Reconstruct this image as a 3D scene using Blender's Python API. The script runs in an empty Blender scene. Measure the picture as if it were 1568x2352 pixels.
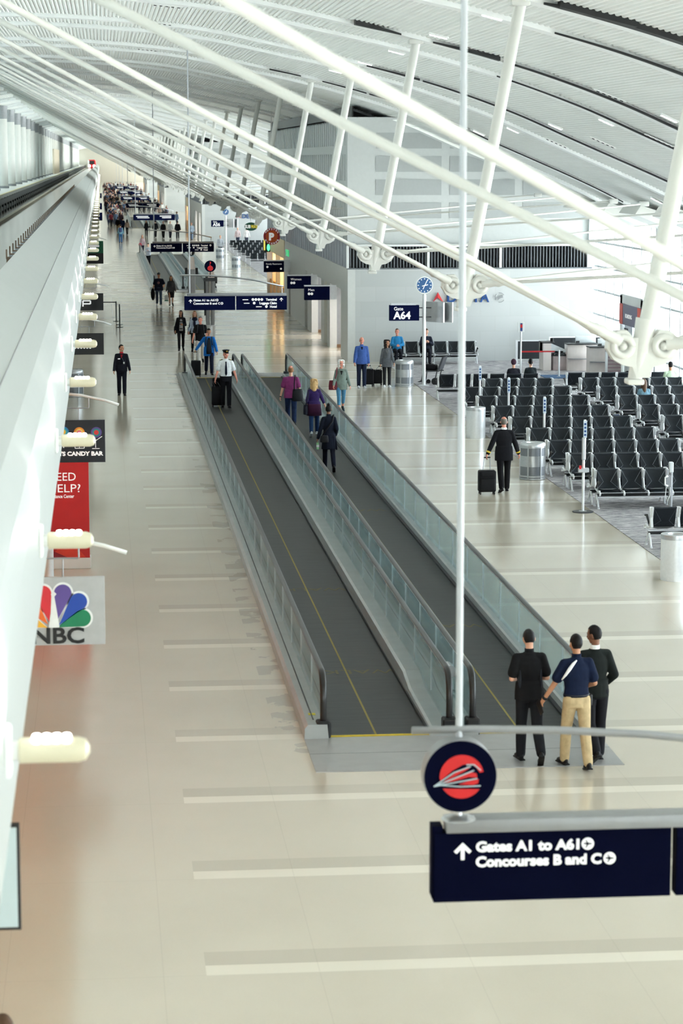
import bpy, bmesh, math, random
from mathutils import Vector, Matrix, Euler, noise as mnoise
R = math.radians
PI = math.pi
random.seed(7)
SC = bpy.context.scene
COL = SC.collection
# ------------------------------------------------------------------ camera
F = 5553.0; H = 8.0; VX, VY = 231.0, 366.0            # focal length in pixels, eye height, vanishing point of the concourse
TH = math.atan((1176 - VY) / F)
PS = math.atan((784 - VX) / F * math.cos(TH))
FW = Vector((math.sin(PS) * math.cos(TH), math.cos(PS) * math.cos(TH), -math.sin(TH)))
RT = Vector((math.cos(PS), -math.sin(PS), 0))
UP = Vector((math.sin(PS) * math.sin(TH), math.cos(PS) * math.sin(TH), math.cos(TH)))
cam = bpy.data.cameras.new('camera')
camo = bpy.data.objects.new('camera', cam); COL.objects.link(camo)
cam.sensor_fit = 'VERTICAL'; cam.sensor_height = 36; cam.sensor_width = 24
cam.lens = F / 2352 * 36
m = Matrix((RT, UP, -FW)).transposed().to_4x4(); m.translation = Vector((0, 0, H))
camo.matrix_world = m
cam.clip_start = 0.5; cam.clip_end = 3000
cam.dof.use_dof = True; cam.dof.focus_distance = 62; cam.dof.aperture_fstop = 3.2
SC.camera = camo
# ------------------------------------------------------------------ sky, lamps, exposure
W = bpy.data.worlds.new('daylight'); SC.world = W; W.use_nodes = True
bg = W.node_tree.nodes['Background']; bg.inputs[0].default_value = (0.86, 0.945, 1.0, 1); bg.inputs[1].default_value = 4.6
su = bpy.data.lights.new('sun', 'SUN'); su.energy = 22; su.angle = R(3); su.color = (1, 0.985, 0.965)
suo = bpy.data.objects.new('sun', su); COL.objects.link(suo); suo.rotation_euler = (0, R(-28), 0)
SC.view_settings.view_transform = 'Standard'; SC.view_settings.look = 'None'
SC.view_settings.gamma = 1; SC.view_settings.use_curve_mapping = False
SC.view_settings.exposure = 1.05
SC.cycles.max_bounces = 8; SC.cycles.diffuse_bounces = 5; SC.cycles.glossy_bounces = 3
SC.cycles.transmission_bounces = 6; SC.cycles.transparent_max_bounces = 16
SC.cycles.caustics_reflective = False; SC.cycles.caustics_refractive = False
SC.cycles.sample_clamp_indirect = 4.0; SC.cycles.use_denoising = True

# ------------------------------------------------------------------ rays from the camera, to find where things stand
def ray(x, y): return FW + RT * ((x - 784) / F) + UP * ((1176 - y) / F)
def onZ(x, y, z=0.0):
    d = ray(x, y); t = (z - H) / d.z; return Vector((d.x * t, d.y * t, z))
def onY(x, y, Y):
    d = ray(x, y); t = Y / d.y; return Vector((d.x * t, Y, H + d.z * t))
def onX(x, y, X):
    d = ray(x, y); t = X / d.x; return Vector((X, d.y * t, H + d.z * t))

# ------------------------------------------------------------------ materials
def mat(name, col, rough=0.5, metal=0.0, var=0.05, scale=8.0, bump=0.0, bscale=60.0, emit=None, es=0.0, coat=0.0, spec=None):
    mt = bpy.data.materials.new(name); mt.use_nodes = True
    nt = mt.node_tree; b = nt.nodes['Principled BSDF']
    b.inputs['Roughness'].default_value = rough; b.inputs['Metallic'].default_value = metal
    if coat: b.inputs['Coat Weight'].default_value = coat; b.inputs['Coat Roughness'].default_value = 0.08
    if spec is not None: b.inputs['Specular IOR Level'].default_value = spec
    tc = nt.nodes.new('ShaderNodeTexCoord'); n = nt.nodes.new('ShaderNodeTexNoise')
    n.inputs['Scale'].default_value = scale; n.inputs['Detail'].default_value = 3
    nt.links.new(tc.outputs['Object'], n.inputs['Vector'])
    rp = nt.nodes.new('ShaderNodeValToRGB')
    c0 = [max(0, c * (1 - var)) for c in col]; c1 = [min(1, c * (1 + var)) for c in col]
    rp.color_ramp.elements[0].color = (*c0, 1); rp.color_ramp.elements[1].color = (*c1, 1)
    rp.color_ramp.elements[0].position = 0.3; rp.color_ramp.elements[1].position = 0.7
    nt.links.new(n.outputs[0], rp.inputs[0]); nt.links.new(rp.outputs[0], b.inputs['Base Color'])
    if bump:
        n2 = nt.nodes.new('ShaderNodeTexNoise'); n2.inputs['Scale'].default_value = bscale
        nt.links.new(tc.outputs['Object'], n2.inputs['Vector'])
        bp = nt.nodes.new('ShaderNodeBump'); bp.inputs['Strength'].default_value = bump; bp.inputs['Distance'].default_value = 0.02
        nt.links.new(n2.outputs[0], bp.inputs['Height']); nt.links.new(bp.outputs[0], b.inputs['Normal'])
    if emit:
        b.inputs['Emission Color'].default_value = (*emit, 1); b.inputs['Emission Strength'].default_value = es
    return mt

def srgb(r, g, b):
    f = lambda c: (c / 255) / 12.92 if c < 10 else (((c / 255) + 0.055) / 1.055) ** 2.4
    return (f(r), f(g), f(b))

_cloth = {}
def cloth(r, g, b, rough=0.9, bump=0.35):
    k = (r, g, b)
    mean = (r + g + b) / 3; r, g, b = (0.86 * c + 0.14 * mean for c in (r, g, b))
    if k not in _cloth: _cloth[k] = mat('cloth_%d_%d_%d' % k, srgb(r, g, b), rough, var=0.12, scale=14, bump=bump, bscale=9, spec=0.2)
    return _cloth[k]

def glass_mat(name, tint, clear=0.8, rough=0.03, top=0.75):
    mt = bpy.data.materials.new(name); mt.use_nodes = True; nt = mt.node_tree
    b = nt.nodes['Principled BSDF']; out = nt.nodes['Material Output']
    b.inputs['Base Color'].default_value = (*tint, 1); b.inputs['Roughness'].default_value = rough
    tr = nt.nodes.new('ShaderNodeBsdfTransparent'); tr.inputs[0].default_value = (*[0.6 + 0.4 * c for c in tint], 1)
    mx = nt.nodes.new('ShaderNodeMixShader'); fr = nt.nodes.new('ShaderNodeLayerWeight'); fr.inputs[0].default_value = 0.25
    mp = nt.nodes.new('ShaderNodeMapRange'); mp.inputs[1].default_value = 0; mp.inputs[2].default_value = 1
    mp.inputs[3].default_value = 1 - clear; mp.inputs[4].default_value = top
    nt.links.new(fr.outputs['Fresnel'], mp.inputs[0]); nt.links.new(mp.outputs[0], mx.inputs[0])
    nt.links.new(tr.outputs[0], mx.inputs[1]); nt.links.new(b.outputs[0], mx.inputs[2]); nt.links.new(mx.outputs[0], out.inputs[0])
    return mt

M = {}
M['white'] = mat('white_paint', srgb(236, 238, 236), 0.45, var=0.02, scale=2)
M['steelwhite'] = mat('white_steel_paint', srgb(216, 216, 211), 0.4, var=0.02, scale=3)
M['roof'] = mat('white_roof_deck', srgb(240, 242, 239), 0.55, var=0.02, scale=0.6)
M['band'] = mat('white_roof_band', srgb(240, 242, 241), 0.5, var=0.02, scale=1)
M['black'] = mat('black_paint', srgb(16, 17, 20), 0.5, var=0.1)
M['rubber'] = mat('black_rubber', srgb(26, 24, 24), 0.28, var=0.08)
M['alu'] = mat('brushed_aluminium', srgb(196, 198, 200), 0.32, 0.85, var=0.05, scale=20)
M['brightalu'] = mat('bright_aluminium', srgb(236, 238, 240), 0.3, 0.4, var=0.03, scale=20)
M['steel'] = mat('stainless_steel', srgb(190, 192, 194), 0.25, 0.9, var=0.05, scale=10)
M['grey'] = mat('grey_metal', srgb(150, 152, 155), 0.4, 0.3, var=0.05)
M['darkgrey'] = mat('dark_grey_metal', srgb(70, 72, 76), 0.5, 0.2, var=0.08)
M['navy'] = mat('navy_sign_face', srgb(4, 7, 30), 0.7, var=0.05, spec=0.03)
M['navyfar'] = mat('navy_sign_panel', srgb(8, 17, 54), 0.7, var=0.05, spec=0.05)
M['letter'] = mat('white_lettering', srgb(246, 247, 248), 0.5, var=0.01, emit=(1, 1, 1), es=0.15)
M['red'] = mat('signal_red', srgb(204, 12, 18), 0.45, var=0.05)
M['redbanner'] = mat('red_banner_print', srgb(204, 32, 36), 0.5, var=0.04, scale=3)
M['yellow'] = mat('yellow_line_paint', srgb(214, 186, 40), 0.6, var=0.1)
M['skin'] = mat('skin_light', srgb(222, 168, 142), 0.55, var=0.05)
M['skintan'] = mat('skin_tan', srgb(192, 138, 106), 0.55, var=0.05)
M['skinbrown'] = mat('skin_brown', srgb(128, 84, 62), 0.55, var=0.05)
M['skinred'] = mat('skin_ruddy', srgb(226, 150, 128), 0.5, var=0.06)
M['eye'] = mat('eye_dark', srgb(30, 24, 22), 0.2)
M['lip'] = mat('lip', srgb(178, 96, 88), 0.5)
M['lens'] = mat('lamp_lens', (1, 1, 1), 0.4, emit=(1, 0.97, 0.9), es=6)
M['pole'] = mat('pale_grey_pole', srgb(190, 194, 200), 0.4, var=0.03)
M['lampbody'] = mat('cream_lamp_housing', srgb(216, 209, 182), 0.35, var=0.02)
M['glass'] = glass_mat('balustrade_glass', (0.50, 0.62, 0.63), 0.93, top=0.5)
M['pane'] = glass_mat('window_glass', (0.85, 0.95, 0.97), 0.92)
M['seat'] = mat('black_sling_vinyl', srgb(34, 41, 48), 0.34, var=0.08, scale=5, bump=0.08, bscale=25)
M['seam'] = mat('welded_seam_highlight', srgb(112, 120, 128), 0.3)  # crease highlights put into the lighter colour of the seams
M['frost'] = mat('frosted_panel', srgb(214, 220, 222), 0.3)

# ------------------------------------------------------------------ mesh helpers
class MB:
    def __init__(s): s.bm = bmesh.new()
    def _mi(s, fs, mi):
        for f in fs: f.material_index = mi
    def box(s, c, d, rz=0.0, rot=None, bev=0.0, mi=0, seg=2):
        r = bmesh.ops.create_cube(s.bm, size=1.0); vs = r['verts']
        mt = Matrix.Translation(Vector(c)) @ (rot.to_4x4() if rot else Matrix.Rotation(rz, 4, 'Z')) @ Matrix.Diagonal((d[0], d[1], d[2], 1))
        bmesh.ops.transform(s.bm, matrix=mt, verts=vs)
        fs = list({f for v in vs for f in v.link_faces}); s._mi(fs, mi)
        if bev > 0:
            es = list({e for v in vs for e in v.link_edges})
            rr = bmesh.ops.bevel(s.bm, geom=es, offset=bev, segments=seg, affect='EDGES', profile=0.5); s._mi(rr['faces'], mi)
        return s
    def box2(s, a, b, bev=0.0, mi=0):
        a, b = Vector(a), Vector(b); return s.box((a + b) / 2, [abs(x) for x in (b - a)], bev=bev, mi=mi)
    def ring(s, c, u, v, n, ru, rv, ph=0.0):
        return [s.bm.verts.new(c + u * (ru * math.cos(ph + 2 * PI * i / n)) + v * (rv * math.sin(ph + 2 * PI * i / n))) for i in range(n)]
    def skin(s, rings, cap=True, mi=0):
        n = len(rings[0])
        for a, b in zip(rings, rings[1:]):
            for i in range(n):
                s.bm.faces.new((a[i], a[(i + 1) % n], b[(i + 1) % n], b[i])).material_index = mi
        if cap:
            s.bm.faces.new(rings[0][::-1]).material_index = mi; s.bm.faces.new(rings[-1]).material_index = mi
        return s
    def cyl(s, p, q, r, r2=None, n=12, mi=0):
        p, q = Vector(p), Vector(q); d = (q - p).normalized()
        u = d.orthogonal().normalized(); v = d.cross(u)
        return s.skin([s.ring(p, u, v, n, r, r), s.ring(q, u, v, n, r if r2 is None else r2, r if r2 is None else r2)], mi=mi)
    def tube(s, pts, r, n=8, mi=0, rv=None, up=None, cap=True):
        pts = [Vector(p) for p in pts]; rings = []
        rs = r if isinstance(r, (list, tuple)) else [r] * len(pts)
        u = None
        for i, p in enumerate(pts):
            d = (pts[min(i + 1, len(pts) - 1)] - pts[max(i - 1, 0)]).normalized()
            if up is not None: u = d.cross(Vector(up)).normalized()
            elif u is None: u = d.orthogonal().normalized()
            else: u = (u - d * u.dot(d)).normalized()
            v = u.cross(d)
            k = 1.0 if rv is None else rv
            rings.append(s.ring(p, u, v, n, rs[i], rs[i] * k))
        return s.skin(rings, cap, mi)
    def lathe(s, c, prof, n=24, mi=0):
        c = Vector(c); X, Y = Vector((1, 0, 0)), Vector((0, 1, 0))
        return s.skin([s.ring(c + Vector((0, 0, z)), X, Y, n, max(r, 1e-4), max(r, 1e-4)) for r, z in prof], True, mi)
    def ell(s, c, r, n=16, m_=10, rot=None, mi=0):
        c = Vector(c); mt = rot if rot else Matrix.Identity(3)
        rings = []
        for j in range(m_ + 1):
            t = PI * j / m_; t = min(max(t, 0.06), PI - 0.06)
            rings.append([s.bm.verts.new(c + mt @ Vector((r[0] * math.sin(t) * math.cos(2 * PI * i / n), r[1] * math.sin(t) * math.sin(2 * PI * i / n), -r[2] * math.cos(t)))) for i in range(n)])
        return s.skin(rings, True, mi)
    def rcone(s, p, r1, q, r2, n=14):
        """tapered limb with rounded ends"""
        p, q = Vector(p), Vector(q); d = q - p; L = d.length
        d = d / L if L > 1e-6 else Vector((0, 0, 1)); u = d.orthogonal().normalized(); v = u.cross(d)
        rings = []
        for k in range(5):
            t = PI / 2 * (1 - k / 4); t = min(t, PI / 2 - 0.05); rings.append(s.ring(p - d * (r1 * math.sin(t)), u, v, n, r1 * math.cos(t), r1 * math.cos(t)))
        for k in range(5):
            t = PI / 2 * k / 4; t = min(t, PI / 2 - 0.05); rings.append(s.ring(q + d * (r2 * math.sin(t)), u, v, n, r2 * math.cos(t), r2 * math.cos(t)))
        return s.skin(rings)
    def prism(s, poly, f, mi=0):
        """poly: 2-D outline, f(x, y, side) -> 3-D for side 0 / 1"""
        a = [s.bm.verts.new(f(x, y, 0)) for x, y in poly]; b = [s.bm.verts.new(f(x, y, 1)) for x, y in poly]
        n = len(poly)
        s.bm.faces.new(a).material_index = mi; s.bm.faces.new(b[::-1]).material_index = mi
        for i in range(n): s.bm.faces.new((a[i], b[i], b[(i + 1) % n], a[(i + 1) % n])).material_index = mi
        return s
    def plate(s, poly, y0, y1, mi=0):      # outline in XZ, facing the camera (thickness along Y)
        return s.prism(poly, lambda x, z, k: (x, y0 if k == 0 else y1, z), mi)
    def quad(s, a, b, c, d, mi=0):
        s.bm.faces.new([s.bm.verts.new(p) for p in (a, b, c, d)]).material_index = mi; return s
    def mesh(s, name='mesh'):
        bmesh.ops.recalc_face_normals(s.bm, faces=s.bm.faces)
        me = bpy.data.meshes.new(name); s.bm.to_mesh(me); s.bm.free(); return me
    def build(s, name, mats, parent=None, smooth=False, loc=None):
        return link(name, s.mesh(name), mats, parent, smooth, loc)

def link(name, me, mats, parent=None, smooth=False, loc=None):
    for mt in (mats if isinstance(mats, (list, tuple)) else [mats]): me.materials.append(M[mt] if isinstance(mt, str) else mt)
    if smooth == 'auto':
        me.polygons.foreach_set('use_smooth', [True] * len(me.polygons)); me.set_sharp_from_angle(angle=R(40))
    elif smooth: me.polygons.foreach_set('use_smooth', [True] * len(me.polygons))
    o = bpy.data.objects.new(name, me); COL.objects.link(o)
    if parent: o.parent = parent
    if loc is not None: o.location = loc
    return o

def tag(o, label, cat, group=None):
    o['label'] = label; o['category'] = cat
    if group: o['group'] = group
    return o
def struct(o): o['kind'] = 'structure'; return o
def thing(name, label, cat, loc=(0, 0, 0), rz=0.0, group=None):
    o = bpy.data.objects.new(name, None); COL.objects.link(o); o.location = loc; o.rotation_euler = (0, 0, rz); o.empty_display_size = 0.2
    return tag(o, label, cat, group)
def dup(o, label=None, loc=None, rz=None, group=None, parent=None):
    c = o.copy(); COL.objects.link(c)
    if parent: c.parent = parent
    for ch in list(o.children): dup(ch, parent=c)
    if label: c['label'] = label
    if group: c['group'] = group
    if loc is not None: c.location = loc
    if rz is not None: c.rotation_euler = (0, 0, rz)
    return c

def text_mesh(txt, size, ext=0.004, off=0.0, align='LEFT', sx=1.0, plane='XZ'):
    cu = bpy.data.curves.new('lettering', 'FONT'); cu.body = txt; cu.size = size; cu.extrude = ext; cu.offset = off; cu.align_x = align
    cu.resolution_u = 3
    o = bpy.data.objects.new('lettering', cu); COL.objects.link(o)
    dg = bpy.context.evaluated_depsgraph_get()
    me = bpy.data.meshes.new_from_object(o.evaluated_get(dg))
    bpy.data.objects.remove(o)
    for v in me.vertices:
        x, y, z = v.co
        v.co = (x * sx, -z, y) if plane == 'XZ' else ((-z, -x * sx, y) if plane == 'YZ' else (x * sx, y, z))
    return me
def lettering(txt, size, loc, mt='letter', parent=None, off=0.0, align='LEFT', sx=1.0, plane='XZ', name='lettering', rz=0.0, ext=0.004, w=None):
    me = text_mesh(txt, size, ext, off, align, sx, plane)
    if w:
        f = w / (max(v.co.x for v in me.vertices) - min(v.co.x for v in me.vertices))
        for v in me.vertices: v.co.x *= f
    o = link(name, me, mt, parent, loc=loc); o.rotation_euler = (0, 0, rz); return o
def circle(cx, cz, r, n=32, a0=0.0, a1=2 * PI):
    full = abs(a1 - a0 - 2 * PI) < 1e-6
    k = n if full else n + 1
    return [(cx + r * math.cos(a0 + (a1 - a0) * i / n), cz + r * math.sin(a0 + (a1 - a0) * i / n)) for i in range(k)]
# ------------------------------------------------------------------ the setting
BAY = 14.3
PROF = [(-8.6, 11.2), (-7.0, 11.55), (-5.0, 11.95), (-3.0, 12.1), (0, 12.0), (2.9, 11.72), (5.9, 11.12), (7.4, 10.8), (9.9, 10.13), (12.1, 9.36), (13.85, 8.6), (17.3, 7.1), (19.9, 5.8)]
def roofz(x):
    for (a, za), (b, zb) in zip(PROF, PROF[1:]):
        if a <= x <= b:
            # smooth interpolation through the profile (Catmull-Rom)
            i = PROF.index((a, za)); p0 = PROF[max(i - 1, 0)]; p3 = PROF[min(i + 2, len(PROF) - 1)]
            t = (x - a) / (b - a); m1 = (zb - p0[1]) / (b - p0[0]) * (b - a); m2 = (p3[1] - za) / (p3[0] - a) * (b - a)
            return (2 * t**3 - 3 * t**2 + 1) * za + (t**3 - 2 * t**2 + t) * m1 + (-2 * t**3 + 3 * t**2) * zb + (t**3 - t**2) * m2
    return PROF[0][1] if x < PROF[0][0] else PROF[-1][1]
def onRoof(px, py, dz=0.0):
    d = ray(px, py); t = 2.0
    for _ in range(4000):
        p = Vector((0, 0, H)) + d * t
        if p.z > roofz(p.x) + dz: return p
        t += 0.15
    return p
YEND = 900.0
# floor: pale terrazzo with lighter cross strips and fine joints
def floor_material():
    mt = bpy.data.materials.new('polished_terrazzo'); mt.use_nodes = True; nt = mt.node_tree; N, L = nt.nodes, nt.links
    b = N['Principled BSDF']; b.inputs['Roughness'].default_value = 0.13; b.inputs['IOR'].default_value = 1.72
    tc = N.new('ShaderNodeTexCoord'); sp = N.new('ShaderNodeSeparateXYZ'); L.new(tc.outputs['Object'], sp.inputs[0])
    def mth(op, a, c=None):
        n = N.new('ShaderNodeMath'); n.operation = op
        for i, v in enumerate((a, c)):
            if v is None: continue
            if isinstance(v, (int, float)): n.inputs[i].default_value = v
            else: L.new(v, n.inputs[i])
        return n.outputs[0]
    X, Y = sp.outputs[0], sp.outputs[1]
    per = 3.25
    ph = mth('MODULO', mth('ADD', Y, 1000 * per - 23.05), per)
    s1 = mth('LESS_THAN', ph, 0.30); xin = mth('GREATER_THAN', X, 0.93)
    light = mth('MULTIPLY', s1, xin)
    s2 = mth('MULTIPLY', mth('MULTIPLY', mth('GREATER_THAN', ph, 0.30), mth('LESS_THAN', ph, 0.72)), xin)
    n = N.new('ShaderNodeTexNoise'); n.inputs['Scale'].default_value = 0.35; n.inputs['Detail'].default_value = 5; L.new(tc.outputs['Object'], n.inputs['Vector'])
    sp2 = N.new('ShaderNodeTexNoise'); sp2.inputs['Scale'].default_value = 45; L.new(tc.outputs['Object'], sp2.inputs['Vector'])
    r1 = N.new('ShaderNodeValToRGB'); e = r1.color_ramp.elements
    e[0].position = 0.3; e[0].color = (*srgb(208, 198, 180), 1); e[1].position = 0.75; e[1].color = (*srgb(219, 210, 193), 1); L.new(n.outputs[0], r1.inputs[0])
    def mix(f, a, col, k=1.0):
        mx = N.new('ShaderNodeMix'); mx.data_type = 'RGBA'
        L.new(f if k == 1.0 else mth('MULTIPLY', f, k), mx.inputs[0]); L.new(a, mx.inputs[6]); mx.inputs[7].default_value = (*col, 1); return mx.outputs[2]
    c = mix(sp2.outputs[0], r1.outputs[0], srgb(232, 224, 210), 0.25)
    c = mix(s2, c, srgb(182, 172, 156), 0.38)
    c = mix(light, c, srgb(236, 228, 212))
    jx = mth('LESS_THAN', mth('MODULO', mth('ADD', X, 500.15), 1.55), 0.012); jy = mth('LESS_THAN', ph, 0.014)
    c = mix(mth('MAXIMUM', jx, jy), c, srgb(160, 150, 138), 0.14)
    # wear beside the walkway: scuffed dark patches
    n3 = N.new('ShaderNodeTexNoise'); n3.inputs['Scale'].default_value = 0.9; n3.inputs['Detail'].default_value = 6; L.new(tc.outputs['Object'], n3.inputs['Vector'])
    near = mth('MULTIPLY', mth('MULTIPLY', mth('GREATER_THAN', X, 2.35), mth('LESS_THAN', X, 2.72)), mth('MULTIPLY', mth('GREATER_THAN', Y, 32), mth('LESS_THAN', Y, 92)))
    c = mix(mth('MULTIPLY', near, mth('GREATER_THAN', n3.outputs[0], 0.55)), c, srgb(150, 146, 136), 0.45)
    L.new(c, b.inputs['Base Color'])
    return mt
M['floor'] = floor_material()
struct(MB().box2((-30, -100, -0.4), (19.8, YEND, 0)).build('floor', 'floor'))
def carpet_material():
    mt = bpy.data.materials.new('streaked_carpet'); mt.use_nodes = True; nt = mt.node_tree; N, L = nt.nodes, nt.links
    b = N['Principled BSDF']; b.inputs['Roughness'].default_value = 0.95; b.inputs['Specular IOR Level'].default_value = 0.1
    tc = N.new('ShaderNodeTexCoord'); mp = N.new('ShaderNodeMapping'); mp.inputs['Scale'].default_value = (1.6, 5.0, 1); L.new(tc.outputs['Object'], mp.inputs[0])
    n = N.new('ShaderNodeTexNoise'); n.inputs['Scale'].default_value = 1.6; n.inputs['Detail'].default_value = 8; n.inputs['Roughness'].default_value = 0.75; L.new(mp.outputs[0], n.inputs['Vector'])
    r = N.new('ShaderNodeValToRGB'); r.color_ramp.elements[0].position = 0.36; r.color_ramp.elements[0].color = (*srgb(84, 84, 92), 1)
    r.color_ramp.elements[1].position = 0.62; r.color_ramp.elements[1].color = (*srgb(206, 202, 202), 1)
    L.new(n.outputs[0], r.inputs[0]); L.new(r.outputs[0], b.inputs['Base Color']); return mt
M['carpet'] = carpet_material()
struct(MB().box2((11.12, 30, 0), (19.6, 95.7, 0.012)).build('floor_carpet', 'carpet'))
struct(MB().box2((11.12, 150, 0), (19.6, 236, 0.012)).build('floor_carpet', 'carpet'))

# ceiling: fluted white deck between smooth bands, curved across the hall
def ceiling():
    pitch = 0.112; xs = []
    x = -8.5
    while x < 19.8:
        for dx, dz in ((0, 0), (0.022, 0.034), (0.056, 0.034), (0.078, 0)): xs.append((x + dx, dz))
        x += pitch
    fine = [(a, roofz(a) + dz + 0.06) for a, dz in xs]
    coarse = [(a, roofz(a) + 0.06) for a in [-8.5 + 0.5 * i for i in range(57)]]
    mb = MB(); bd = MB(); gp = MB()
    def sheet(b, ps, y0, y1):
        A = [b.bm.verts.new((p, y0, q)) for p, q in ps]; B = [b.bm.verts.new((p, y1, q)) for p, q in ps]
        for i in range(len(ps) - 1): b.bm.faces.new((A[i], A[i + 1], B[i + 1], B[i]))
    xs2 = [-8.5 + 0.55 * i for i in range(52)]
    k = -7
    while k * BAY < YEND:
        y = k * BAY; ps = fine if 20 < y < 330 else coarse
        sheet(mb, ps, y - 0.1, y + 4.4); sheet(mb, ps, y + 4.6, y + BAY - 0.1)
        for yy in (y, y + 4.55):
            # a smooth flat band with small depth under the deck
            lo = [(a, roofz(a) - 0.03) for a in xs2]; hi = [(a, roofz(a) + 0.14) for a in xs2]
            r4 = []
            for (a, z0), (_, z1) in zip(lo, hi):
                r4.append([bd.bm.verts.new((a, yy - 0.3, z0)), bd.bm.verts.new((a, yy + 0.3, z0)), bd.bm.verts.new((a, yy + 0.3, z1)), bd.bm.verts.new((a, yy - 0.3, z1))])
            bd.skin(r4)
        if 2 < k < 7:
            # solid black strips drawn for the shadow gaps between deck and band beside struts
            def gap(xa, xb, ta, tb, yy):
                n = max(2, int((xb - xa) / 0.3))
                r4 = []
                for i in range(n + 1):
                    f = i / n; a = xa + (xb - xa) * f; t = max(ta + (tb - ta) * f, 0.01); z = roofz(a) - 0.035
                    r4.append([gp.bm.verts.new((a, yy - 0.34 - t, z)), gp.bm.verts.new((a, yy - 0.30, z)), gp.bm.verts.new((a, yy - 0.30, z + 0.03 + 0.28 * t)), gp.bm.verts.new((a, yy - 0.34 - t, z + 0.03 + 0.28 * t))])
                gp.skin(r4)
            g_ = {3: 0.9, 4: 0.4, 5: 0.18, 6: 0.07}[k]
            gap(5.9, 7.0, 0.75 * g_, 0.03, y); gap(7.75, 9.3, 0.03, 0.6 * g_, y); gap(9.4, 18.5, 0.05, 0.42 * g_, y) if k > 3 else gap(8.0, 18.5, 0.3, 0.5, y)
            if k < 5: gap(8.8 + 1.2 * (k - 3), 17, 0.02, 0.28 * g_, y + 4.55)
        k += 1
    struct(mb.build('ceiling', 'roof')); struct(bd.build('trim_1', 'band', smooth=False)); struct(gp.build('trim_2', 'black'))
ceiling()

# left: raised tram level with a rounded white parapet towards the hall
zp = 5.85
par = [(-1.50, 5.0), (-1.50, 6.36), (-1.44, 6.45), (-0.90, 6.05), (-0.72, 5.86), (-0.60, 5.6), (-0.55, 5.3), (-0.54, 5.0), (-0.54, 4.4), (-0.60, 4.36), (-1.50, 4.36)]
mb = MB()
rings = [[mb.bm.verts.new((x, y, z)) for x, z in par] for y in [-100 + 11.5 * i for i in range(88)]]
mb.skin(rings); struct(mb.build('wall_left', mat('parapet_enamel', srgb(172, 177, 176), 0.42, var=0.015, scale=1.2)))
# joint line along the parapet cladding and cross joints
mb = MB(); mb.box2((-0.905, 5, 6.035), (-0.893, 880, 6.056))
struct(mb.build('trim_3', 'grey'))
# soffit under the tram level, warm timber over the shops
def strip_mat(name, c, c2):
    return mat(name, c, 0.5, var=0.12, scale=1.5)
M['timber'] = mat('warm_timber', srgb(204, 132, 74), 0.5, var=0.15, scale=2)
struct(MB().box2((-9, -95, 4.28), (-0.62, 27, 4.36)).build('ceiling_soffit', mat('soffit_white', srgb(230, 226, 218), 0.5)))
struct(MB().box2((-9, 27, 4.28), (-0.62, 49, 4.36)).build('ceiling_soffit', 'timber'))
struct(MB().box2((-9, 49, 4.28), (-0.62, 880, 4.36)).build('ceiling_soffit', mat('soffit_pale', srgb(226, 226, 222), 0.5)))
struct(MB().box2((-9, -95, 0), (-3.6, 27, 4.3)).build('wall_shopfront', mat('shopfront_cream', srgb(232, 222, 208), 0.5)))
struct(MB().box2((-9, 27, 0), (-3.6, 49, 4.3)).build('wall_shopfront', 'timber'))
struct(MB().box2((-9, 49, 0), (-3.6, 880, 4.3)).build('wall_shopfront', mat('shopfront_grey', srgb(198, 196, 192), 0.5)))
# tram trench, platform
struct(MB().box2((-5.5, -95, 4.9), (-1.5, 880, 5.05)).build('floor_trackbed', mat('wet_concrete', srgb(128, 122, 116), 0.16, var=0.25, scale=0.25)))
struct(MB().box2((-9, -95, 4.9), (-5.5, 880, 6.03)).build('floor_platform', mat('platform_concrete', srgb(206, 206, 202), 0.4)))
struct(MB().box2((-5.62, 5, 6.03), (-5.44, 880, 6.07)).build('trim_4', mat('platform_edge', srgb(206, 196, 160), 0.6)))
struct(MB().box2((-5.44, 5, 5.55), (-5.36, 880, 5.85)).box2((-5.48, 5, 5.2), (-5.40, 880, 5.4)).build('trim_5', 'darkgrey'))
mb = MB()
for i in range(90): mb.box2((-5.5, 60 + 4 * i, 5.05), (-5.38, 61.6 + 4 * i, 5.85))
struct(mb.build('trim_6', 'black'))
struct(MB().box2((-4.75, 5, 5.05), (-4.55, 880, 5.2)).build('trim_7', mat('running_pad', srgb(170, 160, 140), 0.6)))
struct(MB().box2((-2.5, 5, 5.05), (-2.3, 880, 5.2)).build('trim_7', M['darkgrey']))
# milky glazed wall behind the tram columns
mk = bpy.data.materials.new('milky_glazing'); mk.use_nodes = True; nt_ = mk.node_tree
pb_ = nt_.nodes['Principled BSDF']; pb_.inputs['Base Color'].default_value = (*srgb(228, 234, 234), 1); pb_.inputs['Roughness'].default_value = 0.3
tl_ = nt_.nodes.new('ShaderNodeBsdfTranslucent'); tl_.inputs[0].default_value = (*srgb(228, 238, 240), 1)
mx_ = nt_.nodes.new('ShaderNodeMixShader'); mx_.inputs[0].default_value = 0.24
nt_.links.new(pb_.outputs[0], mx_.inputs[1]); nt_.links.new(tl_.outputs[0], mx_.inputs[2]); nt_.links.new(mx_.outputs[0], nt_.nodes['Material Output'].inputs[0])
M['milky'] = mk
struct(MB().box2((-7.75, -95, 6.03), (-7.70, 890, 11.6)).build('window_4', 'milky'))
mb = MB()
for i in range(64):
    y = -10 + BAY * i
    mb.box2((-8.72, y - 0.06, 6.03), (-8.6, y + 0.06, 11.2))
mb.box2((-8.72, -20, 8.4), (-8.62, 880, 8.48))
struct(mb.build('window_1', 'white'))
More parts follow.
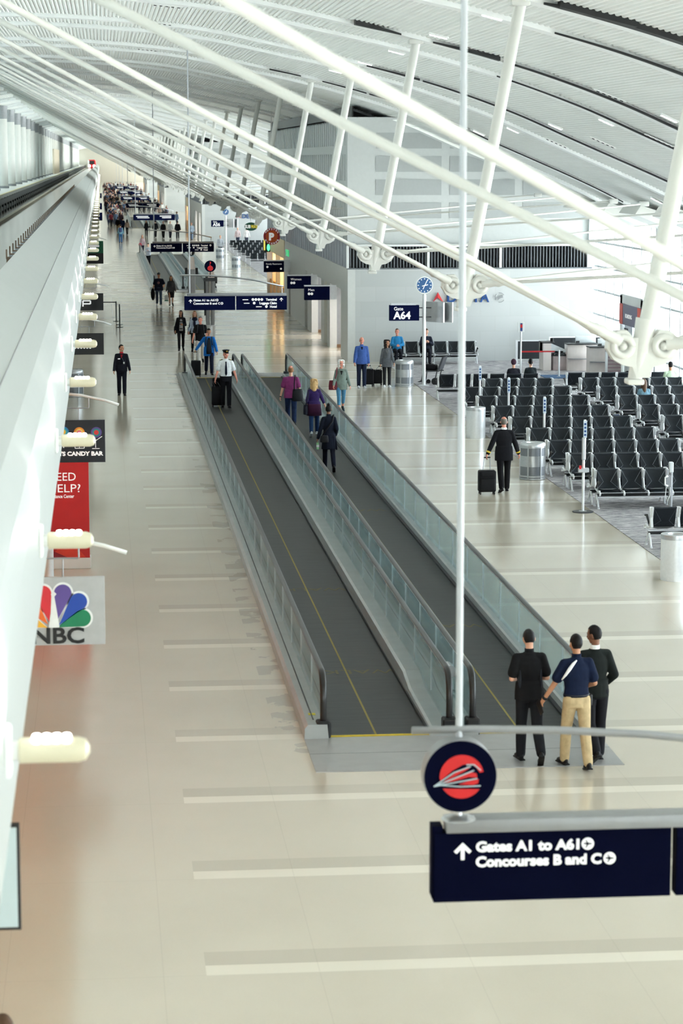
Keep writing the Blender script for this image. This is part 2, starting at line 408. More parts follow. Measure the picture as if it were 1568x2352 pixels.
# right: window wall
mb = MB()
y = 8.0
while y < 420:
    mb.box2((19.55, y - 0.05, 0), (19.7, y + 0.05, 5.9)); y += 1.55
for z in (0.1, 0.95, 1.9, 2.85, 3.8, 4.75): mb.box2((19.57, 0, z - 0.035), (19.68, 880, z + 0.035))
for y in range(12, 420, 12): mb.box2((19.4, y - 0.12, 0), (19.75, y + 0.12, 6.0))
struct(mb.build('window_2', mat('window_mullion', srgb(222, 228, 230), 0.4)))
struct(MB().quad((19.62, -95, 0), (19.62, 880, 0), (19.62, 880, 5.9), (19.62, -95, 5.9)).build('window_3', 'pane'))
# apron outside, seen through the glass; colour made paler to bounce light indoors
struct(MB().box2((20, -140, -2.4), (160, YEND, -2.0)).build('floor_apron', mat('apron_concrete', srgb(226, 226, 222), 0.8, scale=0.1)))
# far end wall
struct(MB().box2((-9, YEND - 20, 0), (20, YEND - 19, 12.6)).build('wall_far', mat('far_wall_paint', srgb(214, 206, 192), 0.6)))

# building blocks on the right (gate wall, louvre band, panelled upper storey, rest rooms and a food stall behind)
def block_wall_mat():
    mt = bpy.data.materials.new('pale_stone_tiles'); mt.use_nodes = True; nt = mt.node_tree; N, L = nt.nodes, nt.links
    b = N['Principled BSDF']; b.inputs['Roughness'].default_value = 0.35
    tc = N.new('ShaderNodeTexCoord'); mp = N.new('ShaderNodeMapping'); mp.inputs['Rotation'].default_value = (R(90), 0, 0); L.new(tc.outputs['Object'], mp.inputs[0])
    br = N.new('ShaderNodeTexBrick'); br.inputs['Scale'].default_value = 1.0; br.inputs['Brick Width'].default_value = 1.2; br.inputs['Row Height'].default_value = 0.6
    br.inputs['Mortar Size'].default_value = 0.006; br.inputs['Color1'].default_value = (*srgb(196, 199, 198), 1); br.inputs['Color2'].default_value = (*srgb(203, 205, 204), 1)
    br.inputs['Mortar'].default_value = (*srgb(192, 193, 191), 1); L.new(mp.outputs[0], br.inputs['Vector']); L.new(br.outputs[0], b.inputs['Base Color']); return mt
M['stone'] = block_wall_mat()
M['sidewall'] = mat('pale_side_wall', srgb(220, 221, 218), 0.4, var=0.02)
M['cladding'] = mat('blue_grey_cladding', srgb(172, 178, 190), 0.45, 0.1, var=0.03, scale=1)
M['upper'] = mat('white_upper_panel', srgb(212, 215, 214), 0.5, var=0.02)
M['upinset'] = mat('grey_upper_inset', srgb(182, 186, 186), 0.5, var=0.02)
M['louvre'] = mat('dark_louvre', srgb(58, 60, 64), 0.5)
M['recess'] = mat('grey_tile_recess', srgb(150, 152, 156), 0.5, var=0.06, scale=6)
M['orange'] = mat('orange_stall_panel', srgb(226, 152, 34), 0.5, var=0.08, scale=1)
M['cream'] = mat('cream_panel', srgb(240, 222, 180), 0.5, var=0.03)
M['brown'] = mat('brown_door', srgb(128, 98, 72), 0.5, var=0.08)
XW = 9.68
def block(Y0, first):
    Y1 = Y0 + 47.5; e = 'wall_block'
    fr = MB().box2((XW + 0.3, Y0, 0), (19.5, Y0 + 0.3, 3.72)); struct(fr.build(e, 'stone'))
    # louvre band: slats in front of a dark back
    lv = MB().box2((XW + 0.05, Y0 + 0.28, 3.72), (19.4, Y0 + 0.4, 4.62), mi=0)
    x = XW + 0.1
    while x < 19.3:
        lv.box2((x, Y0 + 0.08, 3.74), (x + 0.035, Y0 + 0.28, 4.6), mi=1); x += 0.125 if first else 0.25
    lv.box2((XW - 0.02, Y0, 4.58), (19.5, Y0 + 0.3, 4.66), mi=2).box2((XW - 0.02, Y0 - 0.02, 3.68), (19.5, Y0 + 0.3, 3.73), mi=1)
    for xx in (XW, 12.9, 15.8, 19.35): lv.box2((xx - 0.05, Y0 - 0.01, 3.72), (xx + 0.05, Y0 + 0.25, 4.6), mi=2)
    struct(lv.build('trim_8', ['louvre', mat('louvre_slat', srgb(120, 124, 128), 0.4, 0.3), 'white']))
    # upper storey, its front cut by the roof line
    up = MB(); xs = [XW + 0.02 + (19.4 - XW) * i / 24 for i in range(25)]
    poly = [(xs[0], 4.62), (xs[-1], 4.62)] + [(a, min(9.65, roofz(a) - 0.05)) for a in reversed(xs)]
    up.plate(poly, Y0 + 0.35, Y0 + 0.6); struct(up.build(e, 'upper'))
    ins = MB()
    for c in range(4):
        xa = 10.83 + c * 2.95; xb = xa + 2.62
        if xb > 19.3: xb = 19.3
        for r_ in range(4):
            za = 5.68 + r_ * 0.915; zb = za + 0.62
            top = lambda a: min(zb, roofz(a) - 0.12)
            if top(xa) < za + 0.05: continue
            n = 6; pts = [(xa, za)]
            xe = xb
            while roofz(xe) - 0.12 < za + 0.02 and xe > xa + 0.2: xe -= 0.05
            pts.append((xe, za)); pts += [(xe - (xe - xa) * i / n, max(za + 0.01, top(xe - (xe - xa) * i / n))) for i in range(n + 1)]
            ins.plate(pts, Y0 + 0.33, Y0 + 0.36)
    struct(ins.build('trim_9', 'upinset'))
    # side towards the concourse
    sd = MB(); z2 = 2.76
    sd.box2((XW, Y0, z2), (XW + 0.3, Y1, 3.70))
    op = [(2.8, 7.6), (8.9, 10.3), (11.8, 16.7), (19.0, 20.4), (29.4, 30.6), (33.6, 47.2)]
    a = 0.0
    for o0, o1 in op:
        sd.box2((XW, Y0 + a, 0), (XW + 0.3, Y0 + o0, z2)); a = o1
    sd.box2((XW, Y0 + a, 0), (XW + 0.3, Y1, z2)); struct(sd.build(e, 'sidewall'))
    rc = MB()
    for i, (o0, o1) in enumerate(op[:5]):
        d = 1.9 if i in (0, 2) else 0.5
        mi = 0 if i in (0, 2) else (1 if i in (1,) else 2)
        rc.box2((XW + d, Y0 + o0 - 0.1, 0), (XW + d + 0.1, Y0 + o1 + 0.1, z2), mi=mi)
        rc.box2((XW + 0.3, Y0 + o1, 0), (XW + d, Y0 + o1 + 0.1, z2), mi=mi).box2((XW + 0.3, Y0 + o0 - 0.1, 0), (XW + d, Y0 + o0, z2), mi=mi)
        rc.box2((XW + 0.3, Y0 + o1 - 0.03, 0), (XW + d, Y0 + o1, 0.14), mi=2)
    struct(rc.build('wall_recess', ['recess', 'cream', 'brown']))
    for yy, pw, cc in ((5.2, 60, (1, 0.95, 0.9)), (14.2, 60, (1, 0.95, 0.9)), (37, 50, (1, 0.85, 0.6)), (44, 50, (1, 0.85, 0.6))):  # unseen fill lamps added to brighten the dark recesses and the stall
        la = bpy.data.lights.new('recess_fill_light', 'AREA'); la.energy = pw; la.size = 0.9; la.color = cc
        lo = bpy.data.objects.new('recess_fill_light', la); COL.objects.link(lo); lo.location = (XW + 0.95, Y0 + yy, 2.7)
    cl = MB().box2((XW + 0.04, Y0 + 0.32, 3.70), (XW + 0.3, Y1, 4.75))
    y = Y0 + 1.2
    while y < Y1: cl.box2((XW + 0.02, y, 3.72), (XW + 0.05, y + 0.03, 4.75)); y += 1.2
    struct(cl.build('trim_10', 'cladding'))
    us = MB().box2((XW + 0.1, Y0 + 0.36, 4.75), (XW + 0.3, Y1, 9.65))
    y = Y0 + 1
    while y < Y1:
        us.box2((XW + 0.07, y, 4.8), (XW + 0.11, y + 0.05, 9.6)); y += 1.0
    for z in (5.3, 6.8, 8.2): us.box2((XW + 0.05, Y0 + 0.36, z), (XW + 0.11, Y1, z + 0.35))
    us.box2((XW + 0.1, Y1 - 0.2, 0), (19.5, Y1, 9.65)).box2((XW + 0.1, Y0 + 0.36, 9.55), (14.0, Y1, 9.65))
    struct(us.build(e, 'upper'))
    gb = MB().box2((XW + 0.25, Y0 + 0.8, 9.65), (XW + 0.3, Y1, 10.1))  # darkness of the gap under the roof, put in as a black strip
    struct(gb.build('trim_11', 'black'))
    # food stall fitted in the far end of the side wall
    st = MB().box2((XW + 1.6, Y0 + 33.2, 0), (XW + 1.7, Y0 + 47.3, z2), mi=0)
    st.box2((XW + 0.3, Y0 + 47.1, 0), (XW + 1.7, Y0 + 47.3, z2), mi=0)
    for i, yy in enumerate((35.2, 38.2, 41.2, 44.2)): st.box2((XW + 0.1, Y0 + yy, 0), (XW + 0.42, Y0 + yy + 0.35, z2), mi=1)
    st.box2((XW + 0.15, Y0 + 33.6, 0), (XW + 0.5, Y0 + 47.1, 1.05), mi=0)
    st.box2((XW + 1.5, Y0 + 36, 1.3), (XW + 1.6, Y0 + 38, 2.7), mi=2).box2((XW + 1.5, Y0 + 40, 1.7), (XW + 1.6, Y0 + 43.5, 2.7), mi=3).box2((XW + 1.5, Y0 + 44.5, 1.3), (XW + 1.6, Y0 + 46.8, 2.7), mi=4)
    st.box2((XW - 0.03, Y0 + 33.4, 2.76), (XW, Y0 + 44, 3.72), mi=1)
    struct(st.build('wall_stall', ['orange', 'cream', 'brown', mat('stall_red', srgb(180, 30, 40), 0.5), mat('stall_taupe', srgb(150, 130, 110), 0.5)]))
block(95.7, True); block(236.0, False); block(376.0, False); block(516.0, False)
# ------------------------------------------------------------------ roof struts with their cast nodes and tie rods
def make_truss():
    t = thing('roof_strut', '', 'roof strut')
    MB().cyl((0, 0, -0.1), (0.96, 0, 5.0), 0.105, n=20).build('strut_tube', 'steelwhite', t, 'auto')
    MB().box((0.93, 0, 4.93), (0.34, 0.3, 0.12), bev=0.03).build('head_plate', 'steelwhite', t, 'auto')
    nd = MB()
    half = [(0.08, -0.40), (0.13, -0.27), (0.24, -0.25), (0.36, -0.18), (0.44, -0.05), (0.42, 0.08), (0.33, 0.16), (0.2, 0.17), (0.12, 0.08)]
    out = half + [(-x, z) for x, z in reversed(half)]
    nd.plate(out, -0.09, 0.09)
    nd.cyl((0.05, 0, 0.3), (-0.08, 0, -0.42), 0.13, 0.085, n=16)
    nd.box((-0.085, 0, -0.45), (0.2, 0.26, 0.07), bev=0.02)
    nd.build('node_casting', 'steelwhite', t, 'auto')
    for s in (-1, 1):
        ey = MB()
        for q in (-1, 1):
            c = Vector((s * 0.25, q * 0.1, -0.02)); pts = [c + Vector((0.11 * math.cos(a), 0, 0.11 * math.sin(a))) for a in [2 * PI * i / 16 for i in range(16)]]
            ey.tube(pts + pts[:1], 0.045, n=8); ey.ell(c, (0.05, 0.05, 0.05), 10, 6)
        ey.build('pin_boss', 'steelwhite', t, True)
    for s, X, Z in ((-1, -11.45, 5.92), (1, 10.75, 0.8)):
        for q in (-1, 1):
            a = Vector((s * 0.3, q * 0.07, 0.0 if s > 0 else 0.05)); b = Vector((X, q * 4.8, Z)); d = (b - a).normalized()
            rd = MB(); rd.cyl(a + d * 0.3, b, 0.037 if s < 0 else 0.03, n=12)
            ro = rd.build('tie_rod', 'steelwhite', t, 'auto')
            cv = MB(); cv.tube([a, a + d * 0.1, a + d * 0.22, a + d * 0.30, a + d * 0.36, a + d * 0.5], [0.09, 0.075, 0.06, 0.075, 0.055, 0.04], n=12)
            MB().box(b, (0.3, 0.2, 0.16), bev=0.03).build('anchor_bracket', 'steelwhite', ro, 'auto')
            cv.build('clevis', 'steelwhite', ro, 'auto')
    return t
tr0 = make_truss()
ordn = ['nearest', 'second', 'third', 'fourth', 'fifth', 'sixth', 'seventh', 'eighth', 'ninth', 'tenth', 'eleventh', 'twelfth']
for k in range(0, 46):
    if k == 0: lab = 'white roof tie rods crossing the top of the view nearest the camera'
    elif k <= 12: lab = 'white slanting roof strut with cast node and tie rods, %s from the camera' % ordn[k - 1]
    else: lab = 'white slanting roof strut in the far run of struts beyond the gate wall'
    g = 'white roof struts along the concourse'
    o = tr0 if k == 0 else dup(tr0)
    o['label'] = lab; o['group'] = g; o.location = (6.45, BAY * max(k, 0.96) if k else BAY, 5.8)
    if k == 0: o.location.y = BAY
    else: o.location.y = BAY * (k + 1)

# ------------------------------------------------------------------ slot lights and air slots in the roof deck
def ceil_thing(kind, px, py, lab, grp, proto=[None, None]):
    p = onRoof(px, py); sl = math.atan((roofz(p.x + 0.2) - roofz(p.x - 0.2)) / 0.4)
    i = 0 if kind == 'light' else 1
    if proto[i] is None:
        if kind == 'light':
            t = thing('ceiling_light', lab, 'ceiling light', group=grp)
            MB().box((0, 0, -0.0), (0.46, 0.14, 0.05), bev=0.012).build('frame', 'white', t)
            MB().box((0, 0, -0.03), (0.40, 0.09, 0.02), bev=0.008).build('diffuser', mat('slot_light', (1, 1, 1), 0.4, emit=(1, 1, 1), es=6), t)
        else:
            t = thing('air_slot', lab, 'air vent', group=grp)
            b = MB(); [b.box((-0.3 + 0.15 * j, 0, 0.0), (0.07, 0.06, 0.03)) for j in range(5)]; b.build('slot', 'black', t)
            MB().box((0, 0, 0.012), (0.8, 0.12, 0.02)).build('plate', 'roof', t)
        proto[i] = t
    else: t = dup(proto[i], lab, group=grp)
    t.location = (p.x, p.y, roofz(p.x) - 0.01); t.rotation_euler = (0, -sl, 0)
for i, (x, y) in enumerate([(1130, 35), (1007, 80), (910, 117), (838, 143), (770, 162), (1537, 268), (1392, 278), (1275, 288), (1178, 297), (1100, 303), (970, 315), (1247, 440), (1280, 443), (1320, 446), (1508, 458), (605, 345), (576, 346)]):
    ceil_thing('light', x, y, 'slim white slot light glowing in the fluted white roof', 'slot lights in the white roof')
for i, (x, y) in enumerate([(383, 13), (366, 54), (338, 114), (324, 155), (1277, 328), (1384, 327), (1512, 322), (1400, 219)]):
    ceil_thing('slot', x, y, 'short row of dark air slots in the fluted white roof', 'air slots in the white roof')

# ------------------------------------------------------------------ lamps along the parapet face
def make_lamp():
    t = thing('wall_lamp', '', 'wall lamp')
    MB().box((-0.43, 0, 0), (0.05, 0.2, 0.26), bev=0.02).build('back_plate', 'white', t)
    MB().cyl((-0.45, 0, 0), (-0.36, 0, 0), 0.05, n=12).build('stem', 'white', t, 'auto')
    h = MB(); h.tube([(-0.37, 0, 0), (-0.36, 0, 0), (-0.06, 0, 0), (-0.02, 0, 0), (0.0, 0, 0)], [0.055, 0.068, 0.068, 0.055, 0.02], n=18); h.build('housing', 'lampbody', t, 'auto')
    for i in range(4):
        MB().box((-0.275 + 0.052 * i, 0, 0.055), (0.048, 0.10, 0.05), bev=0.016).build('lens', 'lens', t)
    la = bpy.data.lights.new('uplight', 'AREA'); la.energy = 17; la.size = 0.14; la.color = (1.0, 0.97, 0.92)
    lo = bpy.data.objects.new('uplight', la); COL.objects.link(lo); lo.parent = t; lo.location = (-0.2, 0, 0.12); lo.rotation_euler = (PI, 0, 0)
    return t
lp = make_lamp()
for j in range(68):
    o = lp if j == 0 else dup(lp)
    if j == 0: o['label'] = 'cream wall lamp nearest the camera at the lower left'
    elif j < 12: o['label'] = 'cream bar lamp on the white parapet, %s from the nearest lamp' % ordn[j]
    else: o['label'] = 'small cream lamp in the far run of lamps along the white parapet'
    o['group'] = 'cream lamps along the white parapet'
    o.location = (-0.10, 12.4 + 7.05 * j, 4.95)

# ------------------------------------------------------------------ signs hung under the parapet on the left
def hung_sign(label, Y, w, zt, h, xr, face, arm=True, name='hanging_sign'):
    t = thing(name, label, 'sign', (xr - 0.05, Y, zt), group=None)
    MB().box2((-w, 0, -h), (0, 0.04, 0), bev=0.004).build('panel', face, t)
    if arm:
        MB().cyl((-0.75, 0.02, 0.44), (-0.75, 0.02, 4.32 - zt), 0.014, n=8).tube([(-0.75, 0.02, 0.46), (-0.4, 0.02, 0.42), (0.0, 0.02, 0.33), (0.24, 0.02, 0.25)], 0.018, n=8, rv=1.6).build('arm', 'white', t, True)
        MB().tube([(-0.95, 0.02, 0.2), (-0.28, 0.02, 0.2), (-0.27, 0.02, 0.21), (-0.27, 0.02, 0.37)], 0.010, n=6).cyl((-0.44, 0.02, 0), (-0.44, 0.02, 0.2), 0.008, n=6).build('hanger', 'grey', t)
    else:
        MB().cyl((-w * 0.88, 0.02, 0), (-w * 0.88, 0.02, 4.32 - zt), 0.01, n=6).build('hanger', 'grey', t)
    return t
# grey sign with the feathered logo
Y = 25.6; s = Y / F
t = hung_sign('grey hanging sign with six coloured feathers and the letters NBC', Y, 0.93, H - (1323 - VY) * s, 160 * s, (237 - VX) * s, mat('sign_grey', srgb(178, 180, 182), 0.4))
def petal(ang, L, r, base, mt, z0):
    c = Vector((base[0] + math.cos(ang) * (L - r), base[1] + math.sin(ang) * (L - r))); n = 16
    pts = [base] + [(c.x + r * math.cos(ang - 1.75 + 3.5 * i / n), c.y + r * math.sin(ang - 1.75 + 3.5 * i / n)) for i in range(n + 1)]
    MB().plate(pts, -0.006 - z0, 0.001).build('feather', mt, t)
px = lambda x, y: ((x - 237) * s, -(y - 1323) * s)
WH = mat('logo_white', srgb(236, 238, 238), 0.5)
pet = [(158, 66, 17, (104, 1441), (240, 180, 50)), (130, 82, 18, (106, 1434), (236, 110, 40)), (103, 90, 20, (110, 1430), (214, 44, 56)), (77, 92, 20, (124, 1430), (94, 74, 150)), (50, 92, 20, (130, 1436), (20, 70, 170)), (20, 82, 20, (126, 1441), (0, 122, 84))]
for a, L, r, b, c in pet: petal(R(a), (L + 5) * s, (r + 4) * s, px(*b), WH, 0.002)
for a, L, r, b, c in pet: petal(R(a), L * s, r * s, px(*b), mat('feather_%d' % a, srgb(*c), 0.4), 0.006)
MB().plate([px(*q) for q in ((107, 1441), (116, 1372), (113, 1362), (120, 1356), (126, 1362), (121, 1368), (132, 1441))], -0.014, 0.0).build('logo_body', WH, t)
a = px(66, 1478); lettering('NBC', 52 * s, (a[0], -0.008, a[1]), 'black', t, off=0.006, sx=1.16)
# dark candy sign
Y = 41.0; s = Y / F
t = hung_sign('black hanging sign reading candy bar with three lollipop glasses', Y, 1.16, H - (958 - VY) * s, 98 * s, (239 - VX) * s, mat('sign_black_gloss', srgb(14, 17, 26), 0.3, spec=0.3))
px = lambda x, y: ((x - 239) * s, -(y - 958) * s)
for cx, cy, cols in ((144, 985, [(20, 120, 180), (40, 160, 170), (240, 190, 40)]), (180, 987, [(240, 150, 40), (246, 214, 110), (236, 120, 140)]), (219, 987, [(86, 70, 150), (20, 140, 140), (226, 60, 60)])):
    for q, (rr, c) in enumerate(zip((12.5, 9, 5.5), cols)):
        MB().plate([(a[0], a[1]) for a in circle(*px(cx, cy), rr * s, 20)], -0.004 - 0.003 * q, 0).build('lollipop', mat('lolly_%d_%d_%d' % c, srgb(*c), 0.4), t)
def bars(segs, w, mt, name, par):
    b = MB()
    for (x0, y0), (x1, y1) in segs:
        A, B = px(x0, y0), px(x1, y1); b.cyl((A[0], -0.012, A[1]), (B[0], -0.012, B[1]), w, n=6)
    return b.build(name, mt, par)
bars([((217, 1003), (217, 1022)), ((209, 1024), (226, 1024)), ((217, 1006), (232, 996)), ((217, 1006), (206, 996)), ((170, 1008), (170, 1023)), ((170, 1023), (191, 1023)), ((191, 1008), (191, 1023)), ((170, 1013), (191, 1013)), ((180, 1013), (180, 1023)), ((139, 1006), (144, 1022)), ((149, 1006), (144, 1022))], 0.005, 'letter', 'glass_outline', t)
lettering("DYLAN'S CANDY BAR", 13 * s, ((233 - 239) * s, -0.006, px(0, 1040)[1]), 'letter', t, off=0.004, sx=1.11, align='RIGHT')
# black signs further along
Y = 73.5; s = Y / F
t = hung_sign('plain black hanging sign with a row of white marks behind a lamp', Y, 0.95, H - (759 - VY) * s, 49 * s, (236 - VX) * s, 'black')
b = MB()
for i in range(6): b.plate(circle(-0.86 + 0.09 * i, -0.44, 0.03, 10, PI, 2 * PI), -0.008, 0)
b.build('lettering', 'letter', t)
Y = 96.5; s = Y / F
t = hung_sign('black hanging sign with a white outlined letter P', Y, 0.95, H - (668 - VY) * s, 39 * s, (235.5 - VX) * s, 'black')
px = lambda x, y: ((x - 235.5) * s, -(y - 668) * s)
bars([((189, 698), (189, 685)), ((189, 685), (206, 685)), ((206, 685), (206, 692)), ((206, 692), (191, 692))], 0.03, 'letter', 'lettering', t)
Y = 150.0; s = Y / F
t = hung_sign('black hanging shop sign with the letters GLOSS', Y, 1.05, H - (557 - VY) * s, 44 * s, (236 - VX) * s, 'black')
lettering('GLOSS', 0.24, (-0.92, -0.01, -0.36), mat('grey_letter', srgb(130, 132, 136), 0.5), t)
for Yq, zz, lab in ((186, 4.0, 'dark blue hanging sign beyond the GLOSS sign'), (232, 3.9, 'dark teal hanging sign in the far row on the left'), (300, 3.9, 'farthest dark hanging sign under the parapet'), (121, 4.0, 'green and white hanging sign behind the parapet lamps')):
    t = hung_sign(lab, Yq, 0.9, zz, 0.6, 0.12, 'navyfar' if Yq != 121 else mat('sign_green', srgb(20, 120, 84), 0.5), arm=False)
    MB().box2((-0.8, -0.01, -0.3), (-0.2, 0, -0.2)).build('lettering', 'letter', t)
# pale blue lit sign at the lower left edge
Y = 15.6; s = Y / F
t = hung_sign('pale blue poster sign in a black frame at the lower left edge', Y, 0.8, H - (1908 - VY) * s, 258 * s, (37 - VX) * s, 'black', arm=False)
MB().box2((-0.77, -0.012, -258 * s + 0.024), (-0.02, 0, -0.024)).build('poster', mat('pale_blue_poster', srgb(196, 214, 220), 0.35, var=0.02), t)

# red banner and leaflet table on the left
p = onZ(209, 1306); s = p.y / F
t = thing('banner_stand', 'tall red banner stand asking need help on a white base', 'banner', (p.x, p.y, 0))
hb = (1306 - 1050) * s
MB().box2((-1.22, 0, 0.0), (0, 0.45, 0.21), bev=0.01).build('base', 'white', t)
MB().box2((-1.2, 0.08, 0.21), (-0.02, 0.14, hb), bev=0.004).build('panel', 'redbanner', t)
lettering('NEED', 27 * s, (-98 * s, 0.075, (1306 - 1101) * s), 'letter', t, w=64 * s)
lettering('HELP?', 27 * s, (-98 * s, 0.075, (1306 - 1128) * s), 'letter', t, w=74 * s)
lettering('Assistance Center', 11 * s, (-98 * s, 0.075, (1306 - 1141) * s), 'letter', t, off=0.002, w=62 * s)
DR = mat('dark_red_print', srgb(150, 28, 44), 0.5); OR = mat('orange_red_print', srgb(228, 62, 44), 0.5)
MB().plate([(-1.2, 0.215), (-0.45, 0.215), (-0.95, 0.45)], 0.07, 0.085).build('print_triangle', DR, t)
MB().plate([(-0.8, 0.215), (-0.1, 0.215), (-0.45, 0.62)], 0.074, 0.085).build('print_triangle', OR, t)
MB().plate([(-1.2, 0.35), (-1.2, 0.75), (-0.95, 0.5)], 0.072, 0.085).build('print_triangle', OR, t)
p = onZ(112, 1330)
t = thing('leaflet_table', 'small round white pedestal table beside the red banner', 'table', (p.x, p.y, 0))
MB().lathe((0, 0, 0), [(0.2, 0), (0.2, 0.02), (0.1, 0.04), (0.1, 0.8), (0.12, 0.84)]).build('pedestal', 'brightalu', t, 'auto')
MB().lathe((0, 0, 0), [(0.26, 0.84), (0.27, 0.85), (0.27, 0.87), (0.26, 0.88)]).build('table_top', 'white', t, 'auto')
MB().box((0.05, 0, 0.886), (0.16, 0.2, 0.012), rz=0.4).build('leaflet', mat('leaflet_print', srgb(190, 90, 90), 0.6), t)

# ------------------------------------------------------------------ moving walkways
LW = 56.3
def belt_material():
    mt = bpy.data.materials.new('ribbed_belt'); mt.use_nodes = True; nt = mt.node_tree; N, L = nt.nodes, nt.links
    b = N['Principled BSDF']; b.inputs['Roughness'].default_value = 0.5
    tc = N.new('ShaderNodeTexCoord'); mp = N.new('ShaderNodeMapping'); mp.inputs['Scale'].default_value = (1.2, 10, 1); L.new(tc.outputs['Object'], mp.inputs[0])
    n = N.new('ShaderNodeTexNoise'); n.inputs['Scale'].default_value = 1.5; n.inputs['Detail'].default_value = 5; L.new(mp.outputs[0], n.inputs['Vector'])
    r = N.new('ShaderNodeValToRGB'); r.color_ramp.elements[0].position = 0.35; r.color_ramp.elements[0].color = (*srgb(33, 35, 36), 1); r.color_ramp.elements[1].position = 0.7; r.color_ramp.elements[1].color = (*srgb(49, 51, 52), 1)
    L.new(n.outputs[0], r.inputs[0])
    w = N.new('ShaderNodeTexWave'); w.bands_direction = 'Y'; w.inputs['Scale'].default_value = 0.78; L.new(tc.outputs['Object'], w.inputs['Vector'])
    r2 = N.new('ShaderNodeValToRGB'); r2.color_ramp.elements[0].position = 0.90; r2.color_ramp.elements[0].color = (1, 1, 1, 1); r2.color_ramp.elements[1].position = 0.99; r2.color_ramp.elements[1].color = (0.72, 0.72, 0.72, 1)
    L.new(w.outputs[0], r2.inputs[0])
    mx = N.new('ShaderNodeMix'); mx.data_type = 'RGBA'; mx.blend_type = 'MULTIPLY'; mx.inputs[0].default_value = 1; L.new(r.outputs[0], mx.inputs[6]); L.new(r2.outputs[0], mx.inputs[7])
    L.new(mx.outputs[2], b.inputs['Base Color']); return mt
M['belt'] = belt_material()
M['deckmetal'] = mat('walkway_deck_metal', srgb(176, 180, 180), 0.35, 0.4, var=0.06, scale=3)
M['landing'] = mat('landing_plate_metal', srgb(172, 172, 172), 0.38, 0.4, var=0.05, scale=4)
def sweepY(mb, prof, ys, ks, mi=0):
    mb.skin([[mb.bm.verts.new((x, y, z * k)) for x, z in prof] for y, k in zip(ys, ks)], mi=mi)
def balustrade(t, x, zb):
    r = 0.34; g = MB(); th = 0.008
    def edge(y0, sgn):
        return [(y0 + sgn * (r - r * math.cos(PI / 2 * i / 6)), 0.86 - r + r * math.sin(PI / 2 * i / 6)) for i in range(7)]
    out = [(0.06, zb * 0.3)] + edge(0.06, 1) + list(reversed(edge(LW - 0.06, -1))) + [(LW - 0.06, zb * 0.3)]
    g.prism(out, lambda a, b, k: (x - th + 2 * th * k, a, b))
    for i in range(1, int(LW / 1.9)): g.box((x, 1.9 * i, (zb + 0.86) / 2), (0.02, 0.012, 0.86 - zb), mi=1)
    g.build('balustrade_glass', ['glass', 'frost'], t)
    h = []
    for s0, sg in ((0.0, 1), (LW, -1)):
        pts = [Vector((x, s0 + sg * 0.02, 0.2)), Vector((x, s0, 0.5))] + [Vector((x, s0 + sg * (r - r * math.cos(PI / 2 * i / 6)), 0.9 - r + r * math.sin(PI / 2 * i / 6))) for i in range(1, 7)]
        h.append(pts)
    path = h[0] + [Vector((x, 2, 0.9)), Vector((x, LW - 2, 0.9))] + list(reversed(h[1]))
    hr = MB(); n = 10; rings = []
    for i, p in enumerate(path):
        d = (path[min(i + 1, len(path) - 1)] - path[max(i - 1, 0)]).normalized(); u = Vector((1, 0, 0)); v = d.cross(u).normalized()
        rings.append(hr.ring(p, u, v, n, 0.045, 0.028))
    hr.skin(rings); hr.build('handrail', 'rubber', t, 'auto')
    tr = MB(); tr.box2((x - 0.02, 0.5, 0.845), (x + 0.02, LW - 0.5, 0.878)); tr.build('handrail_track', 'brightalu', t)
    for s0 in (0.02, LW - 0.02):
        nb = MB(); nb.box((x, s0, 0.12), (0.2, 0.24, 0.24), bev=0.03); nb.build('newel_inlet', 'black', t)
